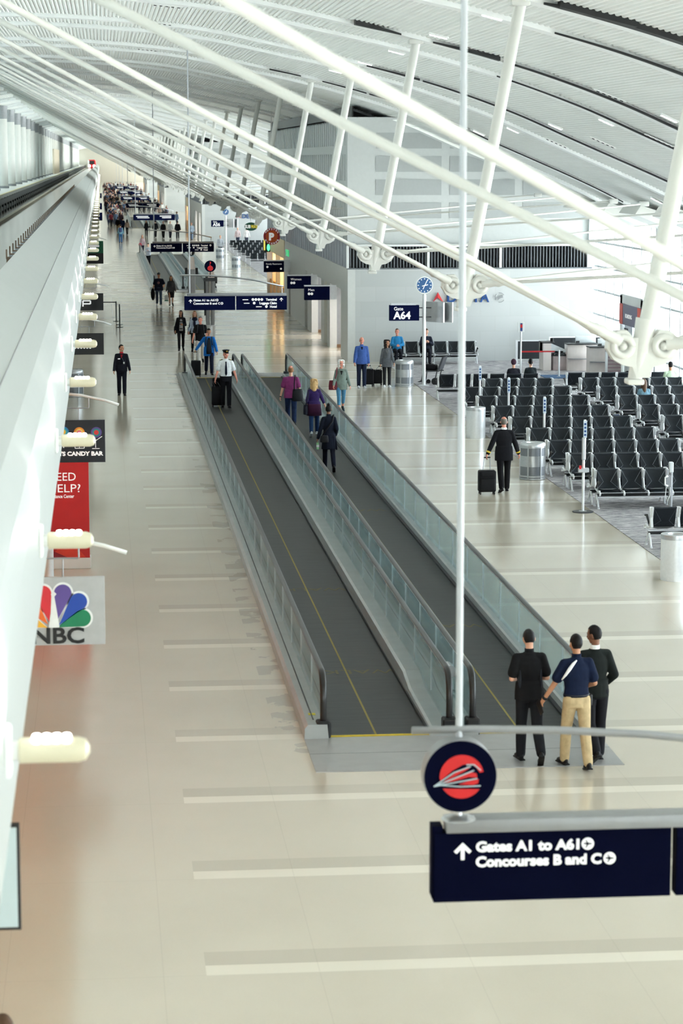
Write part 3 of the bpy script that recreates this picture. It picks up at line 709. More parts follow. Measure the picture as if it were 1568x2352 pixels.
def make_walkway(right):
    t = thing('moving_walkway', '', 'moving walkway')
    b0, b1, yl = ((3.05, 4.47, 3.73), (5.16, 6.58, 5.77))[right]
    MB().box2((b0, 0, 0.0), (b1, LW, 0.012)).build('belt', 'belt', t)
    MB().box2((yl - 0.014, 0, 0.012), (yl + 0.014, LW, 0.014)).build('centre_line', mat('dull_yellow_line', srgb(150, 134, 62), 0.7), t)
    xo = ((2.71, 4.93), (4.94, 6.84))[right]
    for y0, y1 in ((-1.95, 0), (LW, LW + 1.95)):
        MB().box2((xo[0], y0, 0), (xo[1], y1, 0.010)).box2((xo[0], (y0 + y1) / 2 - 0.006, 0.01), (xo[1], (y0 + y1) / 2 + 0.006, 0.0105), mi=1).build('landing_plate', ['landing', 'darkgrey'], t)
    for y in (0.0, LW): MB().box((0.5 * (b0 + b1), y, 0.013), (b1 - b0, 0.08, 0.012)).build('comb_edge', 'yellow', t)
    ys = [-0.12, 0.5, 2.5, 3.2, LW - 3.2, LW - 2.5, LW - 0.5, LW + 0.12]; ks = [0.35, 0.4, 0.5, 1, 1, 0.5, 0.4, 0.35]
    one = [1.3] * 8
    def deck(prof, k, seam=None):
        d = MB(); sweepY(d, prof, ys, k)
        if seam: d.box2((seam - 0.008, 0.2, 0.198), (seam + 0.008, LW - 0.2, 0.215), mi=1)
        return d.build('deck', ['deckmetal', 'darkgrey'], t)
    if not right:
        deck([(2.71, 0), (2.715, 0.12), (2.76, 0.16), (3.03, 0.16), (3.05, 0.0)], one, 2.86)
        deck([(4.47, 0), (4.50, 0.22), (4.54, 0.245), (4.925, 0.245), (4.925, 0)], ks)
        MB().box2((4.462, 0, 0), (4.5, LW, 0.06)).build('skirt_brush', 'black', t)
        MB().box2((3.05, 0, 0), (3.07, LW, 0.05)).build('skirt_brush', 'black', t)
        balustrade(t, 2.985, 0.2); balustrade(t, 4.76, 0.22)
        for p in ((2.87, 0.55, 0.21),): MB().box(p, (0.10, 0.12, 0.004)).build('warning_sticker', mat('sticker_yellow', srgb(226, 214, 60), 0.6), t)
    else:
        deck([(4.945, 0), (4.945, 0.245), (5.12, 0.245), (5.15, 0.22), (5.16, 0)], ks)
        deck([(6.58, 0), (6.61, 0.1), (6.64, 0.115), (6.80, 0.115), (6.835, 0.0)], one)
        MB().box2((6.53, 0, 0), (6.59, LW, 0.05)).build('skirt_brush', 'black', t)
        balustrade(t, 5.09, 0.22); balustrade(t, 6.73, 0.13)
        MB().cyl((4.93, 1.1, 0.66), (4.93, 1.42, 0.66), 0.09, n=16).cyl((4.93, 1.2, 0.2), (4.93, 1.2, 0.6), 0.02, n=8).build('sensor_drum', 'steel', t, 'auto')
    for x, y in (((4.17, 11.8), (4.26, 4.4)) if not right else ((6.1, 22), (6.15, 8))):
        o = lettering('WALK', 0.42, (x + 0.3, y, 0.0125), mat('worn_lettering_%d' % int(y), srgb(112, 104, 74), 0.8), t, plane='XY', ext=0.001); o.rotation_euler = (0, 0, PI)
    return t
WY0 = 32.87
wl, wr = make_walkway(False), make_walkway(True)
for o, s_ in ((wl, 'left'), (wr, 'right')):
    o['label'] = '%s belt of the long grey moving walkway pair in the foreground' % s_; o.location = (0, WY0, 0); o['group'] = 'moving walkways'
    dup(o, '%s belt of the walkway pair in the middle distance behind the couple' % s_, (0.2, 150.0, 0))
    dup(o, '%s belt of the farthest moving walkway pair near the crowd' % s_, (0.5, 286.0, 0))

# ------------------------------------------------------------------ overhead direction signs
def disc_sign(t, c, r, kind):
    d = MB(); d.cyl((c[0], 0.10, c[1]), (c[0], -0.06, c[1]), r, n=48); d.build('disc_drum', 'grey', t, 'auto')
    MB().cyl((c[0], -0.06, c[1]), (c[0], -0.066, c[1]), r * 0.985, n=48).build('disc_face', 'navy', t)
def plane_badge(t, x, z, r, par=None):
    MB().plate(circle(x, z, r, 24), -0.006, 0).build('badge', 'letter', t)
    b = MB(); k = r / 0.05
    for q in ([(-0.036, 0.002), (-0.034, 0.01), (0.02, 0.008), (0.04, 0), (0.02, -0.006), (-0.03, -0.004)], [(0.012, 0.0), (-0.014, 0.034), (-0.022, 0.034), (-0.008, 0.0)], [(0.012, 0.0), (-0.014, -0.034), (-0.022, -0.034), (-0.008, 0.0)]):
        b.plate([(x + a * k, z + c * k) for a, c in q], -0.0085, -0.004)
    b.build('badge_plane', 'navy', t)
def arrow_up(t, x, z, s):
    b = MB(); w = 0.16
    b.plate([(x + a * s, z + c * s) for a, c in ((-0.1, 0), (0.1, 0), (0.1, 0.62), (0.36, 0.36), (0.5, 0.5), (0, 1.0), (-0.5, 0.5), (-0.36, 0.36), (-0.1, 0.62))], -0.006, 0)
    b.build('arrow', 'letter', t)
def overhead_sign(x0, Y, label, near=False, full=True, text=True, disc=None):
    t = thing('overhead_sign', label, 'overhead sign', (x0, Y, -0.165 if near else 0), group='blue direction signs hung over the concourse')
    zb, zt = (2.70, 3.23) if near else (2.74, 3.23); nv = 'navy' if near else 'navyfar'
    for k in range(2):
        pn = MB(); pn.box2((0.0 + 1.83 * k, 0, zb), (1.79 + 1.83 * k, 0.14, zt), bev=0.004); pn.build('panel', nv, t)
    MB().box2((0.09, -0.02, zt), (3.6, 0.18, zt + 0.10), bev=0.01).build('top_rail', 'grey', t, 'auto')
    if near: MB().box2((-0.012, 0.015, zb + 0.03), (0.07, 0.16, zt + 0.05), bev=0.004).build('end_cap', 'navy', t)
    az = 0.03 if near else 0
    MB().tube([(-0.16, 0.06, 3.97 + az), (0.3, 0.06, 3.97 + az), (0.9, 0.06, 3.95 + az), (1.6, 0.06, 3.90 + az), (2.4, 0.06, 3.80 + az), (3.5, 0.06, 3.56)], 0.025, n=8, rv=1.5).build('arm', 'alu' if not near else 'grey', t, True)
    pz = roofz(x0 + 0.19) + 0.1 + (0.165 if near else 0)
    MB().cyl((0.19, 0.06, zt + 0.1), (0.19, 0.06, pz), 0.026, n=10).build('hanger_pole', 'pole', t, 'auto')
    MB().cyl((3.45, 0.06, zt + 0.1), (3.45, 0.06, 3.56), 0.02, n=8).build('hanger_rod', 'white', t, 'auto')
    if text:
        # left panel
        up = 0.07 if near else 0.0
        arrow_up(t, 0.215, zb + 0.255 + up, 0.13)
        lettering('Gates A1 to A61', 0.106, (0.313, -0.004, zb + 0.315 + up), 'letter', t, off=0.0038, w=0.775)
        lettering('Concourses B and C', 0.106, (0.313, -0.004, zb + 0.200 + up), 'letter', t, off=0.0038, w=0.945)
        plane_badge(t, 1.155, zb + 0.352 + up, 0.046); plane_badge(t, 1.322, zb + 0.236 + up, 0.046)
        # right panel
        for k, (w, n) in enumerate((('Terminal', 4), ('Luggage Claim', 1), ('Hotel', 1))):
            z = zb + 0.325 - 0.125 * k
            lettering(w, 0.112, (3.26, -0.004, z), 'letter', t, off=0.005, align='RIGHT', sx=0.95)
            wd = {0: 0.47, 1: 0.74, 2: 0.31}[k]
            for i in range(n):
                MB().plate(circle(3.26 - wd - 0.06 - 0.105 * i, z + 0.04, 0.047, 20), -0.006, 0).build('badge', 'letter', t)
            MB().box2((3.26 - wd - 0.16 - 0.105 * n - 0.16, -0.005, z + 0.02), (3.26 - wd - 0.12 - 0.105 * n, 0, z + 0.05)).build('small_lettering', 'letter', t)
        arrow_up(t, 3.42, zb + 0.30, 0.13)
    else:
        MB().box2((0.25, -0.006, zb + 0.3), (1.3, 0, zb + 0.37)).box2((0.35, -0.006, zb + 0.18), (1.4, 0, zb + 0.25)).box2((2.3, -0.006, zb + 0.32), (3.3, 0, zb + 0.4)).box2((2.5, -0.006, zb + 0.18), (3.3, 0, zb + 0.26)).build('lettering', 'letter', t)
    if near:
        c = (0.185, 3.675); r = 0.272
        disc_sign(t, c, r, 'train')
        q = lambda X_, Y_: (c[0] + (X_ - 1060) * Y * 1.0 / F, c[1] - (Y_ - 1777) * Y / F)
        RD = M['red']; WL = mat('logo_pale_line', srgb(190, 206, 214), 0.4)
        def piece(pts, mt, nm, d): MB().plate([q(*p_) for p_ in pts], -0.070 - d, -0.064).build(nm, mt, t)
        arc = [(1063 + 53 * math.cos(R(a_)), 1777 - 53 * math.sin(R(a_))) for a_ in range(12, 183, 10)]
        piece(arc + [(1012, 1786), (1040, 1762), (1065, 1748), (1085, 1746), (1098, 1756), (1106, 1768)], RD, 'logo_red', 0)
        piece([(1063 + 53 * math.cos(R(a_)), 1777 - 53 * math.sin(R(a_))) for a_ in range(212, 329, 8)], RD, 'logo_red', 0)
        piece([(1018, 1790), (1046, 1768), (1066, 1758), (1082, 1756), (1070, 1764), (1044, 1777)], RD, 'logo_red', 0)
        piece([(1022, 1792), (1050, 1778), (1084, 1766), (1098, 1770), (1100, 1780), (1080, 1778), (1050, 1786)], RD, 'logo_red', 0)
        piece([(1055, 1796), (1078, 1788), (1104, 1784), (1102, 1794), (1090, 1798)], RD, 'logo_red', 0)
        for seg in (((996, 1799), (1044, 1766), (1084, 1752)), ((996, 1799), (1046, 1780), (1092, 1762)), ((996, 1799), (1050, 1790), (1100, 1782)), ((1010, 1796), (1060, 1801), (1108, 1800)), ((1108, 1762), (1092, 1748), (1074, 1748))):
            pts = [(q(*p_)[0], -0.072, q(*p_)[1]) for p_ in seg]; MB().tube(pts, 0.0045, n=6).build('logo_line', WL, t)
        MB().cyl((c[0], 0.03, zt + 0.08), (c[0], 0.03, c[1] - r), 0.03, n=10).lathe((c[0], 0.03, zt + 0.10), [(0.13, 0), (0.12, 0.012), (0.05, 0.03)], n=20).build('disc_mount', 'alu', t, 'auto')
    return t
overhead_sign((1000 - VX) * 17.2 / F, 17.2, 'large blue direction sign with red train disc in the lower right foreground', near=True)
s2 = overhead_sign(2.86, 85.4, 'blue two-panel direction sign hung above the far end of the near walkway')
# red information disc standing on that sign's arm
r = 0.2; c = (0.92, 4.28)
MB().cyl((c[0], 0.1, c[1]), (c[0], 0.0, c[1]), r, n=32).cyl((c[0], 0.06, 3.9), (c[0], 0.06, c[1] - r), 0.015, n=8).build('info_disc', 'navy', s2, 'auto')
lettering('?', 0.2, (c[0], -0.004, c[1] + 0.02), 'red', s2, align='CENTER', off=0.004, name='info_mark')
MB().plate(circle(c[0], c[1] - 0.08, 0.1, 20, 0, PI) + [(c[0] - 0.09, c[1] - 0.12), (c[0] - 0.04, c[1] - 0.16), (c[0] + 0.04, c[1] - 0.16), (c[0] + 0.09, c[1] - 0.12)], -0.006, 0).build('phone_mark', 'red', s2)
overhead_sign(2.79, 139.8, 'blue direction sign over the near end of the middle walkway')
for x0, Y, lab in ((2.76, 213.0, 'third blue direction sign along the concourse, over the middle walkway end'), (2.7, 268.0, 'small far blue direction sign above the crowd'), (2.6, 318.0, 'small blue direction sign hung deep in the crowd area'), (2.6, 375.0, 'tiny blue direction sign far down the concourse'), (2.6, 440.0, 'farthest blue direction sign visible down the concourse')):
    overhead_sign(x0, Y, lab, text=False)
# ------------------------------------------------------------------ tram level: columns, conductor rail, tram
def make_column():
    t = thing('round_column', '', 'column')
    MB().cyl((0, 0, 0), (0, 0, 4.72), 0.40, n=28).build('shaft', 'steelwhite', t, 'auto')
    MB().lathe((0, 0, 4.72), [(0.41, 0), (0.41, 0.5), (0.46, 0.9)], n=24).build('capital', 'grey', t, 'auto')
    MB().lathe((0, 0, 0), [(0.45, 0), (0.45, 0.14), (0.41, 0.16)], n=24).build('base_ring', 'grey', t, 'auto')
    return t
cl = make_column()
for k in range(44):
    o = cl if k == 0 else dup(cl)
    i = k - 5
    o['label'] = 'white round column on the tram platform, %s visible from the left edge' % ordn[i] if 0 <= i < 10 else ('white round column on the near tram platform beyond the left edge' if k < 5 else 'white round column in the far row along the tram platform')
    o['group'] = 'white columns on the tram platform'
    o.location = (-6.75, BAY * (7 + k) - 2, 6.03)
struct(MB().box2((-9, 330, 6.0), (-6.2, 372, 9.4)).build('wall_tram', mat('beige_block', srgb(206, 194, 172), 0.6)))
t = thing('conductor_rail', 'row of grey rail brackets along the inner edge of the white parapet', 'rail', (-1.62, 0, 5.05))
MB().box2((-0.06, 8, 0.55), (0.0, 600, 0.62)).build('rail', 'darkgrey', t)
for i in range(72):
    y = 52 + 1.9 * i
    o = MB().box2((-0.34, y, 0.86), (0.0, y + 0.10, 0.94)).box2((-0.40, y - 0.02, 0.74), (-0.26, y + 0.2, 0.9), mi=1).box2((-0.41, y, 0.86), (-0.38, y + 0.05, 1.06), mi=1).build('bracket', ['grey', mat('insulator_brown', srgb(120, 98, 80), 0.6) if i == 0 else bpy.data.materials['insulator_brown']], t)
t = thing('tram', 'red and white tram with lit headlights approaching in the distance', 'tram', (-2.9, 800, 5.2))
b = MB(); n = 14
prof = [(-1.2, 0.0), (1.2, 0.0), (1.3, 0.4), (1.25, 2.2), (0.95, 2.7), (-0.95, 2.7), (-1.25, 2.2), (-1.3, 0.4)]
b.skin([[b.bm.verts.new((x * k, y, z * kk)) for x, z in prof] for y, k, kk in ((0, 0.92, 0.96), (0.5, 1, 1), (30, 1, 1))]); b.build('body', 'red', t)
MB().box2((-0.75, -0.06, 1.15), (0.85, 0.1, 2.35), bev=0.1).build('windscreen', 'black', t)
MB().box2((-1.3, -0.04, 0.1), (-0.8, 0.1, 2.5)).build('white_front', 'white', t)
hl = mat('headlight', (1, 1, 1), 0.3, emit=(1, 0.95, 0.85), es=12)
for x in (-0.75, 0.75): MB().cyl((x, -0.1, 0.65), (x, 0, 0.65), 0.4, n=14).build('headlight', hl, t)

# ------------------------------------------------------------------ fins above the window wall, boarding door
for i in range(5):
    b = MB(); y = 76 + 5.2 * i
    b.prism([(18.0, 6.15), (19.5, 5.55), (19.5, 6.05), (18.2, 6.45)], lambda x, z, k: (x, y + 2.6 * k, z)); struct(b.build('trim_12', 'steelwhite'))
pa, pb = 85.2, 89.0
t = thing('boarding_door', 'white boarding door portal with a dark purple sign on the window wall', 'boarding door', (19.42, pa, 0))
MB().box2((-0.2, 0, 0), (0.1, 0.35, 3.0)).box2((-0.2, pb - pa - 0.35, 0), (0.1, pb - pa, 3.0)).box2((-0.2, 0, 2.7), (0.1, pb - pa, 3.05)).build('portal', 'white', t)
MB().box2((-0.25, 0.1, 1.95), (-0.2, pb - pa - 0.1, 2.7)).build('sign_panel', mat('purple_sign', srgb(74, 66, 104), 0.4), t)
MB().box2((-0.26, 0.1, 1.95), (-0.24, 0.6, 2.7)).box2((-0.26, pb - pa - 0.7, 1.95), (-0.24, pb - pa - 0.2, 2.7)).build('sign_edge', mat('sign_orange', srgb(220, 80, 60), 0.5), t)
lettering('BOARDING', 0.22, (-0.265, pb - pa - 1.2, 2.22), 'letter', t, plane='YZ')
for a in (0.4, 2.1): MB().box2((-0.1, a, 0), (-0.05, a + 1.3, 1.95)).box2((-0.12, a + 0.7, 1.0), (-0.09, a + 1.3, 1.8), mi=1).build('door_leaf', ['frost', 'darkgrey'], t)

# ------------------------------------------------------------------ airline letters on the gate wall
def wall_logo(Y0, wide):
    s = Y0 / F; yb = Y0 - 0.03
    a = onY(993, 694, yb) if wide else Vector((13.0, yb, 2.35)); t = thing('airline_logo', 'blue DELTA lettering with red triangle on the %s gate wall' % ('near' if wide else 'far'), 'wall logo', (a.x, yb, a.z))
    BL = mat('logo_blue_%d' % wide, srgb(22, 74, 140), 0.5); k = 95.7 / F
    MB().plate([(0, 0), (12 * k, 23 * k), (12 * k, 10 * k)], -0.05, 0.0).build('triangle', mat('logo_red_dark_%d' % wide, srgb(190, 34, 50), 0.5), t)
    MB().plate([(12 * k, 23 * k), (25 * k, 0), (12 * k, 10 * k)], -0.05, 0.0).build('triangle', mat('logo_red_light_%d' % wide, srgb(232, 66, 66), 0.5), t)
    for c, x in zip('DELTA', (32, 57, 77, 92, 111)):
        lettering(c, 0.56, (x * k, -0.03, 0.0), BL, t, off=0.012, ext=0.03, sx=0.92 if c != 'D' else 1.0)
    if wide:
        b = MB(); r = 11 * k; cx, cz = 157 * k, 10 * k
        pts = [(cx + r * math.cos(q), -0.02, cz + r * math.sin(q)) for q in [2 * PI * i / 24 for i in range(25)]]
        b.tube(pts[2:8], 0.012, n=5); b.tube(pts[9:15], 0.012, n=5); b.tube(pts[17:23], 0.012, n=5)
        for i in range(3): b.tube([(cx - r * 0.5, -0.02, cz - r * (0.1 + 0.22 * i)), (cx, -0.02, cz + r * (0.3 - 0.22 * i)), (cx + r * 0.6, -0.02, cz + r * (0.5 - 0.22 * i))], 0.012, n=5)
        b.build('alliance_ring', 'grey', t)
wall_logo(95.7, True); wall_logo(236.0, False)

# ------------------------------------------------------------------ gate sign post with clock and screens
def gate_post(p, txt, label):
    t = thing('gate_sign_post', label, 'gate sign', (p.x, p.y, 0)); k = 85.0 / F
    MB().cyl((0, 0, 0), (0, 0, 3.25), 0.065, n=16).lathe((0, 0, 0), [(0.2, 0), (0.2, 0.02), (0.08, 0.04)], n=20).build('post', 'brightalu', t, 'auto')
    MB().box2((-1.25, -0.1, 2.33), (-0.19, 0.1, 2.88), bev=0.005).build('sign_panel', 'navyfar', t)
    MB().box2((-1.2, -0.08, 2.88), (-0.3, 0.08, 2.95)).build('sign_rail', 'alu', t)
    MB().cyl((-0.19, 0, 2.45), (0, 0, 2.45), 0.02, n=8).cyl((-0.19, 0, 2.78), (0, 0, 2.78), 0.02, n=8).cyl((0, 0, 2.45), (0.25, 0, 2.45), 0.02, n=8).cyl((0, 0, 2.78), (0.25, 0, 2.78), 0.02, n=8).build('bracket', 'darkgrey', t)
    lettering('Gate', 0.17, (-1.1, -0.105, 2.70), 'letter', t, off=0.002)
    lettering(txt, 0.36, (-1.1, -0.105, 2.40), 'letter', t, off=0.012)
    for rz, x in ((-0.95, 0.4), (-0.62, 0.62)):
        m = MB().box((0, 0, 2.62), (0.95, 0.07, 0.72), bev=0.01).build('screen_back', 'alu', t); m.location = (x, 0.15, 0); m.rotation_euler = (0, 0, rz)
        q = MB().box((0, 0.045, 2.62), (0.86, 0.02, 0.62)).build('screen', 'darkgrey', m)
    MB().cyl((0, 0, 3.2), (0, 0, 3.28), 0.03, n=8).cyl((0, 0.06, 3.58), (0, -0.05, 3.58), 0.31, n=40).build('clock_case', 'white', t, 'auto')
    MB().cyl((0, -0.05, 3.58), (0, -0.058, 3.58), 0.27, n=40).build('clock_face', mat('clock_blue_' + txt, srgb(52, 98, 150), 0.4), t)
    b = MB()
    for i in range(12):
        a_ = PI / 6 * i; b.box((0.225 * math.sin(a_), -0.061, 3.58 + 0.225 * math.cos(a_)), (0.03, 0.008, 0.045), rot=Euler((0, a_, 0)).to_matrix())
    b.build('hour_mark', 'letter', t)
    MB().cyl((-0.06, -0.066, 3.44), (0.1, -0.066, 3.77), 0.014, n=6).build('minute_hand', 'letter', t)
    MB().cyl((-0.09, -0.066, 3.55), (0.12, -0.066, 3.60), 0.018, n=6).build('hour_hand', 'letter', t)
    return t
gate_post(onZ(973, 886), 'A64', 'gate A64 sign on a silver post with a round blue clock on top')
gate_post(onZ(519, 584), 'A56', 'distant gate A56 sign on a silver post with a small round clock')

# ------------------------------------------------------------------ rest room signs, food stall signs
def flag_sign(px0, px1, pyt, pyb, lines, label, w=None):
    xr = XW - 0.12; Y = F * xr / (px1 - VX) * 0.995
    a, b = onY(px0, pyt, Y), onY(px1, pyb, Y); W_, Hh = b.x - a.x, a.z - b.z
    t = thing('restroom_sign', label, 'sign', (a.x, Y, b.z))
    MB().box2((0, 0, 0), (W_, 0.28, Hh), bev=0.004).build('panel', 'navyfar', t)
    MB().box2((0, -0.01, Hh), (XW - a.x, 0.30, Hh + 0.05)).box2((W_, 0.02, 0.02), (XW - a.x + 0.02, 0.26, Hh)).build('mounting', 'alu', t)
    for txt, x, z, sz in lines:
        if txt: lettering(txt, sz * Hh, (x * W_, -0.004, z * Hh), 'letter', t, off=0.0)
        else: MB().plate(circle(x * W_, z * Hh, sz * Hh, 18), -0.005, 0).build('badge', 'letter', t)
flag_sign(699, 757, 658, 689, [('Men', 0.14, 0.66, 0.27), (None, 0.18, 0.46, 0.10), (None, 0.29, 0.46, 0.10)], 'blue Men rest room sign projecting from the side wall')
flag_sign(660, 714, 634, 663, [('Women', 0.13, 0.66, 0.26), (None, 0.17, 0.46, 0.10), (None, 0.28, 0.46, 0.10)], 'blue Women rest room sign projecting from the side wall')
flag_sign(606, 652, 600, 625, [('Family Restroom', 0.10, 0.68, 0.21), (None, 0.17, 0.48, 0.10), (None, 0.85, 0.3, 0.09)], 'blue Family Restroom sign projecting from the side wall near the food stall')
lettering('EXIT', 0.2, (XW - 0.03, 126.5, 3.05), mat('exit_letter', srgb(240, 255, 246), 0.5), tag(MB().box2((-0.02, -1.5, -0.06), (0.02, 0.3, 0.26)).build('exit_sign', mat('exit_green', srgb(60, 176, 116), 0.5, emit=srgb(60, 190, 120), es=0.4), loc=(XW - 0.03, 127.5, 3.05)), 'small green exit sign high on the side wall', 'exit sign'), plane='YZ').location = (-0.03, 0.15, 0.0)
Y = 128.0; a = onY(624, 543, Y); r = 19 * Y / F
t = thing('round_shop_sign', 'round red and orange shop sign with a white letter P', 'sign', (a.x, Y, a.z))
MB().cyl((0, 0.12, 0), (0, 0, 0), r, n=40).build('rim', mat('shop_red', srgb(196, 34, 44), 0.4), t, 'auto')
MB().cyl((0, 0, 0), (0, -0.012, 0), r * 0.72, n=36).build('disc', mat('shop_orange', srgb(240, 92, 30), 0.4), t)
lettering('P', r * 1.15, (-r * 0.36, -0.016, -r * 0.42), 'letter', t, off=0.03)
for k, w in enumerate(('POPEYES', 'KITCHEN')):
    for i, ch in enumerate(w):
        q = (i - 3) * 0.33 * (1 if k == 0 else -1); a_ = (PI / 2 - q) if k == 0 else (-PI / 2 - q)
        o = lettering(ch, r * 0.26, (r * 0.86 * math.cos(a_), -0.004, r * 0.86 * math.sin(a_) - r * 0.08), 'letter', t, align='CENTER', off=0.004)
MB().cyl((0, 0.06, r), (0, 0.06, roofz(a.x) - a.z + 0.1), 0.02, n=8).build('hanger', 'white', t)
Y = 146.0; a = onY(576, 520.5, Y); s = Y / F
t = thing('oval_shop_sign', 'oval dark green shop sign with white and yellow lettering', 'sign', (a.x, Y, a.z))
el = [(15 * s * math.cos(q), 9.5 * s * math.sin(q)) for q in [2 * PI * i / 36 for i in range(36)]]
MB().plate(el, 0, 0.1).build('panel', mat('shop_green', srgb(8, 84, 66), 0.4), t)
lettering('SUB', 0.27, (-0.36, -0.006, -0.09), 'letter', t, off=0.012, sx=0.72); lettering('WAY', 0.27, (0.01, -0.006, -0.09), mat('shop_yellow', srgb(244, 226, 50), 0.5, emit=(1, 0.9, 0.2), es=0.1), t, off=0.012, sx=0.62)
MB().cyl((0, 0.05, 9.5 * s), (0, 0.05, roofz(a.x) - a.z + 0.1), 0.02, n=8).build('hanger', 'white', t)
t = thing('menu_board', 'lit yellow and green menu board beside the round shop sign', 'menu board', (9.25, 139.0, 2.75))
MB().box2((0, 0, 0), (0.35, 0.2, 0.95)).build('board', 'black', t); MB().box2((-0.03, -0.02, 0.1), (0.06, 0, 0.9)).build('yellow_face', mat('menu_yellow', srgb(236, 224, 60), 0.5, emit=(1, 0.9, 0.2), es=0.3), t)
MB().ell((0.24, -0.02, 0.25), (0.09, 0.03, 0.2)).build('green_light', mat('menu_green', srgb(30, 200, 100), 0.5, emit=(0.1, 0.9, 0.35), es=1.0), t)

# ------------------------------------------------------------------ litter bins
def make_bin(perf):
    t = thing('litter_bin', '', 'litter bin')
    if perf:
        MB().lathe((0, 0, 0), [(0.30, 0), (0.30, 0.80)], n=36).build('body', mat('perforated_metal', srgb(132, 136, 142), 0.4, 0.5, var=0.12, scale=120), t, 'auto')
        MB().lathe((0, 0, 0.32), [(0.303, 0), (0.303, 0.26)], n=36).build('middle_band', 'alu', t, 'auto')
        for z in (0.0, 0.06, 0.76): MB().lathe((0, 0, z), [(0.3, 0), (0.312, 0.01), (0.312, 0.04), (0.3, 0.05)], n=36).build('hoop', 'alu', t, 'auto')
        for a_ in range(6): MB().box((0.303 * math.cos(a_ * PI / 3), 0.303 * math.sin(a_ * PI / 3), 0.42), (0.03, 0.03, 0.78), rz=a_ * PI / 3).build('rib', 'alu', t)
    else:
        MB().lathe((0, 0, 0), [(0.28, 0), (0.28, 0.80)], n=40).build('body', 'brightalu', t, 'auto')
    MB().lathe((0, 0, 0.80), [(0.31 if perf else 0.285, 0), (0.31 if perf else 0.285, 0.05), (0.28, 0.09), (0.15, 0.09), (0.14, 0.05), (0.01, 0.05)], n=40).build('lid', 'alu', t, 'auto')
    MB().lathe((0, 0, 0.852), [(0.14, 0), (0.001, 0.002)], n=24).build('opening', 'black', t)
    return t
bp_, bs_ = make_bin(True), make_bin(False)
bp_['label'] = 'grey perforated litter bin beside the pilot walking away'; bp_.location = onZ(1222, 1100); bp_.scale = (1.05,) * 3
bs_['label'] = 'silver cylindrical litter bin at the left end of the seat rows'; bs_.location = onZ(1092, 1005)
dup(bp_, 'grey perforated litter bin next to the woman in the grey sweater', onZ(928, 887))
dup(bp_, 'grey perforated litter bin below the parapet lamps on the left', onZ(170, 911))
dup(bs_, 'silver cylindrical litter bin at the lower right edge by the carpet', onZ(1549, 1331))
dup(bp_, 'small distant litter bin left of the far gate seating', onZ(505, 596)); dup(bp_, 'small distant litter bin in front of the far gate seating', onZ(542, 618))

# ------------------------------------------------------------------ gate desks, screens, queue barriers
M['desk'] = mat('pale_desk_laminate', srgb(224, 216, 212), 0.45, var=0.04, scale=4)
M['stripe'] = mat('striped_laminate', srgb(186, 172, 172), 0.5, var=0.15, scale=3)
YD = 90.0; k = YD / F
def dx(px): return onY(px, 860, YD).x
t = thing('boarding_kiosk', 'tall pale boarding desk with black sloping top behind the red belt', 'desk', (dx(1258), YD + 1.0, 0))
MB().box2((0, 0, 0.0), (0.3, 0.9, 1.05)).build('side_panel', 'desk', t)
MB().prism([(0, 1.05), (0.3, 1.05), (1.0, 0.75), (1.0, 0.68), (0, 0.68)], lambda x, z, q: (x, 0.2 + 0.6 * q, z)).build('upper_cabinet', 'frost', t)
MB().box2((-0.02, 0.0, 1.05), (0.45, 0.9, 1.09)).build('desk_top', 'black', t); MB().box2((0.3, 0.1, 0.55), (0.9, 0.8, 0.6)).build('shelf', 'black', t)
MB().box((0.4, 0.4, 1.15), (0.05, 0.16, 0.14), rz=0.5).build('monitor', 'black', t); MB().box2((0.45, 0.2, 0.6), (0.8, 0.6, 0.74)).build('printer', 'darkgrey', t)
MB().box2((0.4, 0.1, 0.0), (0.9, 0.8, 0.55)).build('drawer_unit', 'stripe', t)
def counter(px, yoff, label):
    t = thing('gate_counter', label, 'counter', (dx(px), YD + yoff, 0))
    n = 10; out = [(1.1 * i / n, -0.25 * math.sin(PI * 0.5 * (1 - i / n)) * 0 + 0.35 * (1 - math.cos(PI * 0.5 * (i / n)))) for i in range(n + 1)]
    arc = [(0.0 + 1.15 * math.sin(PI / 2 * i / n), 0.75 - 0.75 * (math.cos(PI / 2 * (1 - i / n))) * 1.0) for i in range(n + 1)]
    front = [(1.15 * i / n, 0.35 * (i / n - 0.5) ** 2 * 4 * 0.25) for i in range(n + 1)]
    poly = front + [(1.15, 0.7), (0, 0.7)]
    MB().prism(poly, lambda x, y, q: (x, y, 1.0 * q)).build('front_panel', 'desk', t)
    MB().prism([(x * 1.04 - 0.02, y - 0.06) for x, y in front] + [(1.18, 0.72), (-0.02, 0.72)], lambda x, y, q: (x, y, 1.0 + 0.035 * q)).build('counter_top', 'black', t)
    MB().prism([(x, y - 0.22) for x, y in front] + [(1.15, 0.1), (0, 0.1)], lambda x, y, q: (x, y, 0.46 + 0.03 * q)).build('bag_shelf', 'grey', t)
    MB().box2((0.4, 0.62, 1.03), (1.2, 0.66, 1.3), bev=0.02).build('glass_screen', 'frost', t)
    MB().box((0.45, 0.4, 1.08), (0.14, 0.03, 0.10), rz=0.3).build('monitor', 'black', t)
counter(1312, 0.75, 'curved pale gate counter nearer the tall boarding desk'); counter(1345, -0.75, 'curved pale gate counter with a striped end panel on its right')
t = thing('striped_partition', 'low partition with pale red striped panel right of the gate counters', 'partition', (dx(1373), YD - 1.3, 0))
MB().box2((0, 0, 0), (0.09, 0.08, 0.95)).box2((0.79, 0, 0), (0.87, 0.08, 0.95)).box2((0, 0, 0.9), (0.87, 0.08, 0.95)).build('frame', 'brightalu', t)
MB().box2((0.09, 0.02, 0.05), (0.79, 0.06, 0.9)).build('panel', 'stripe', t)
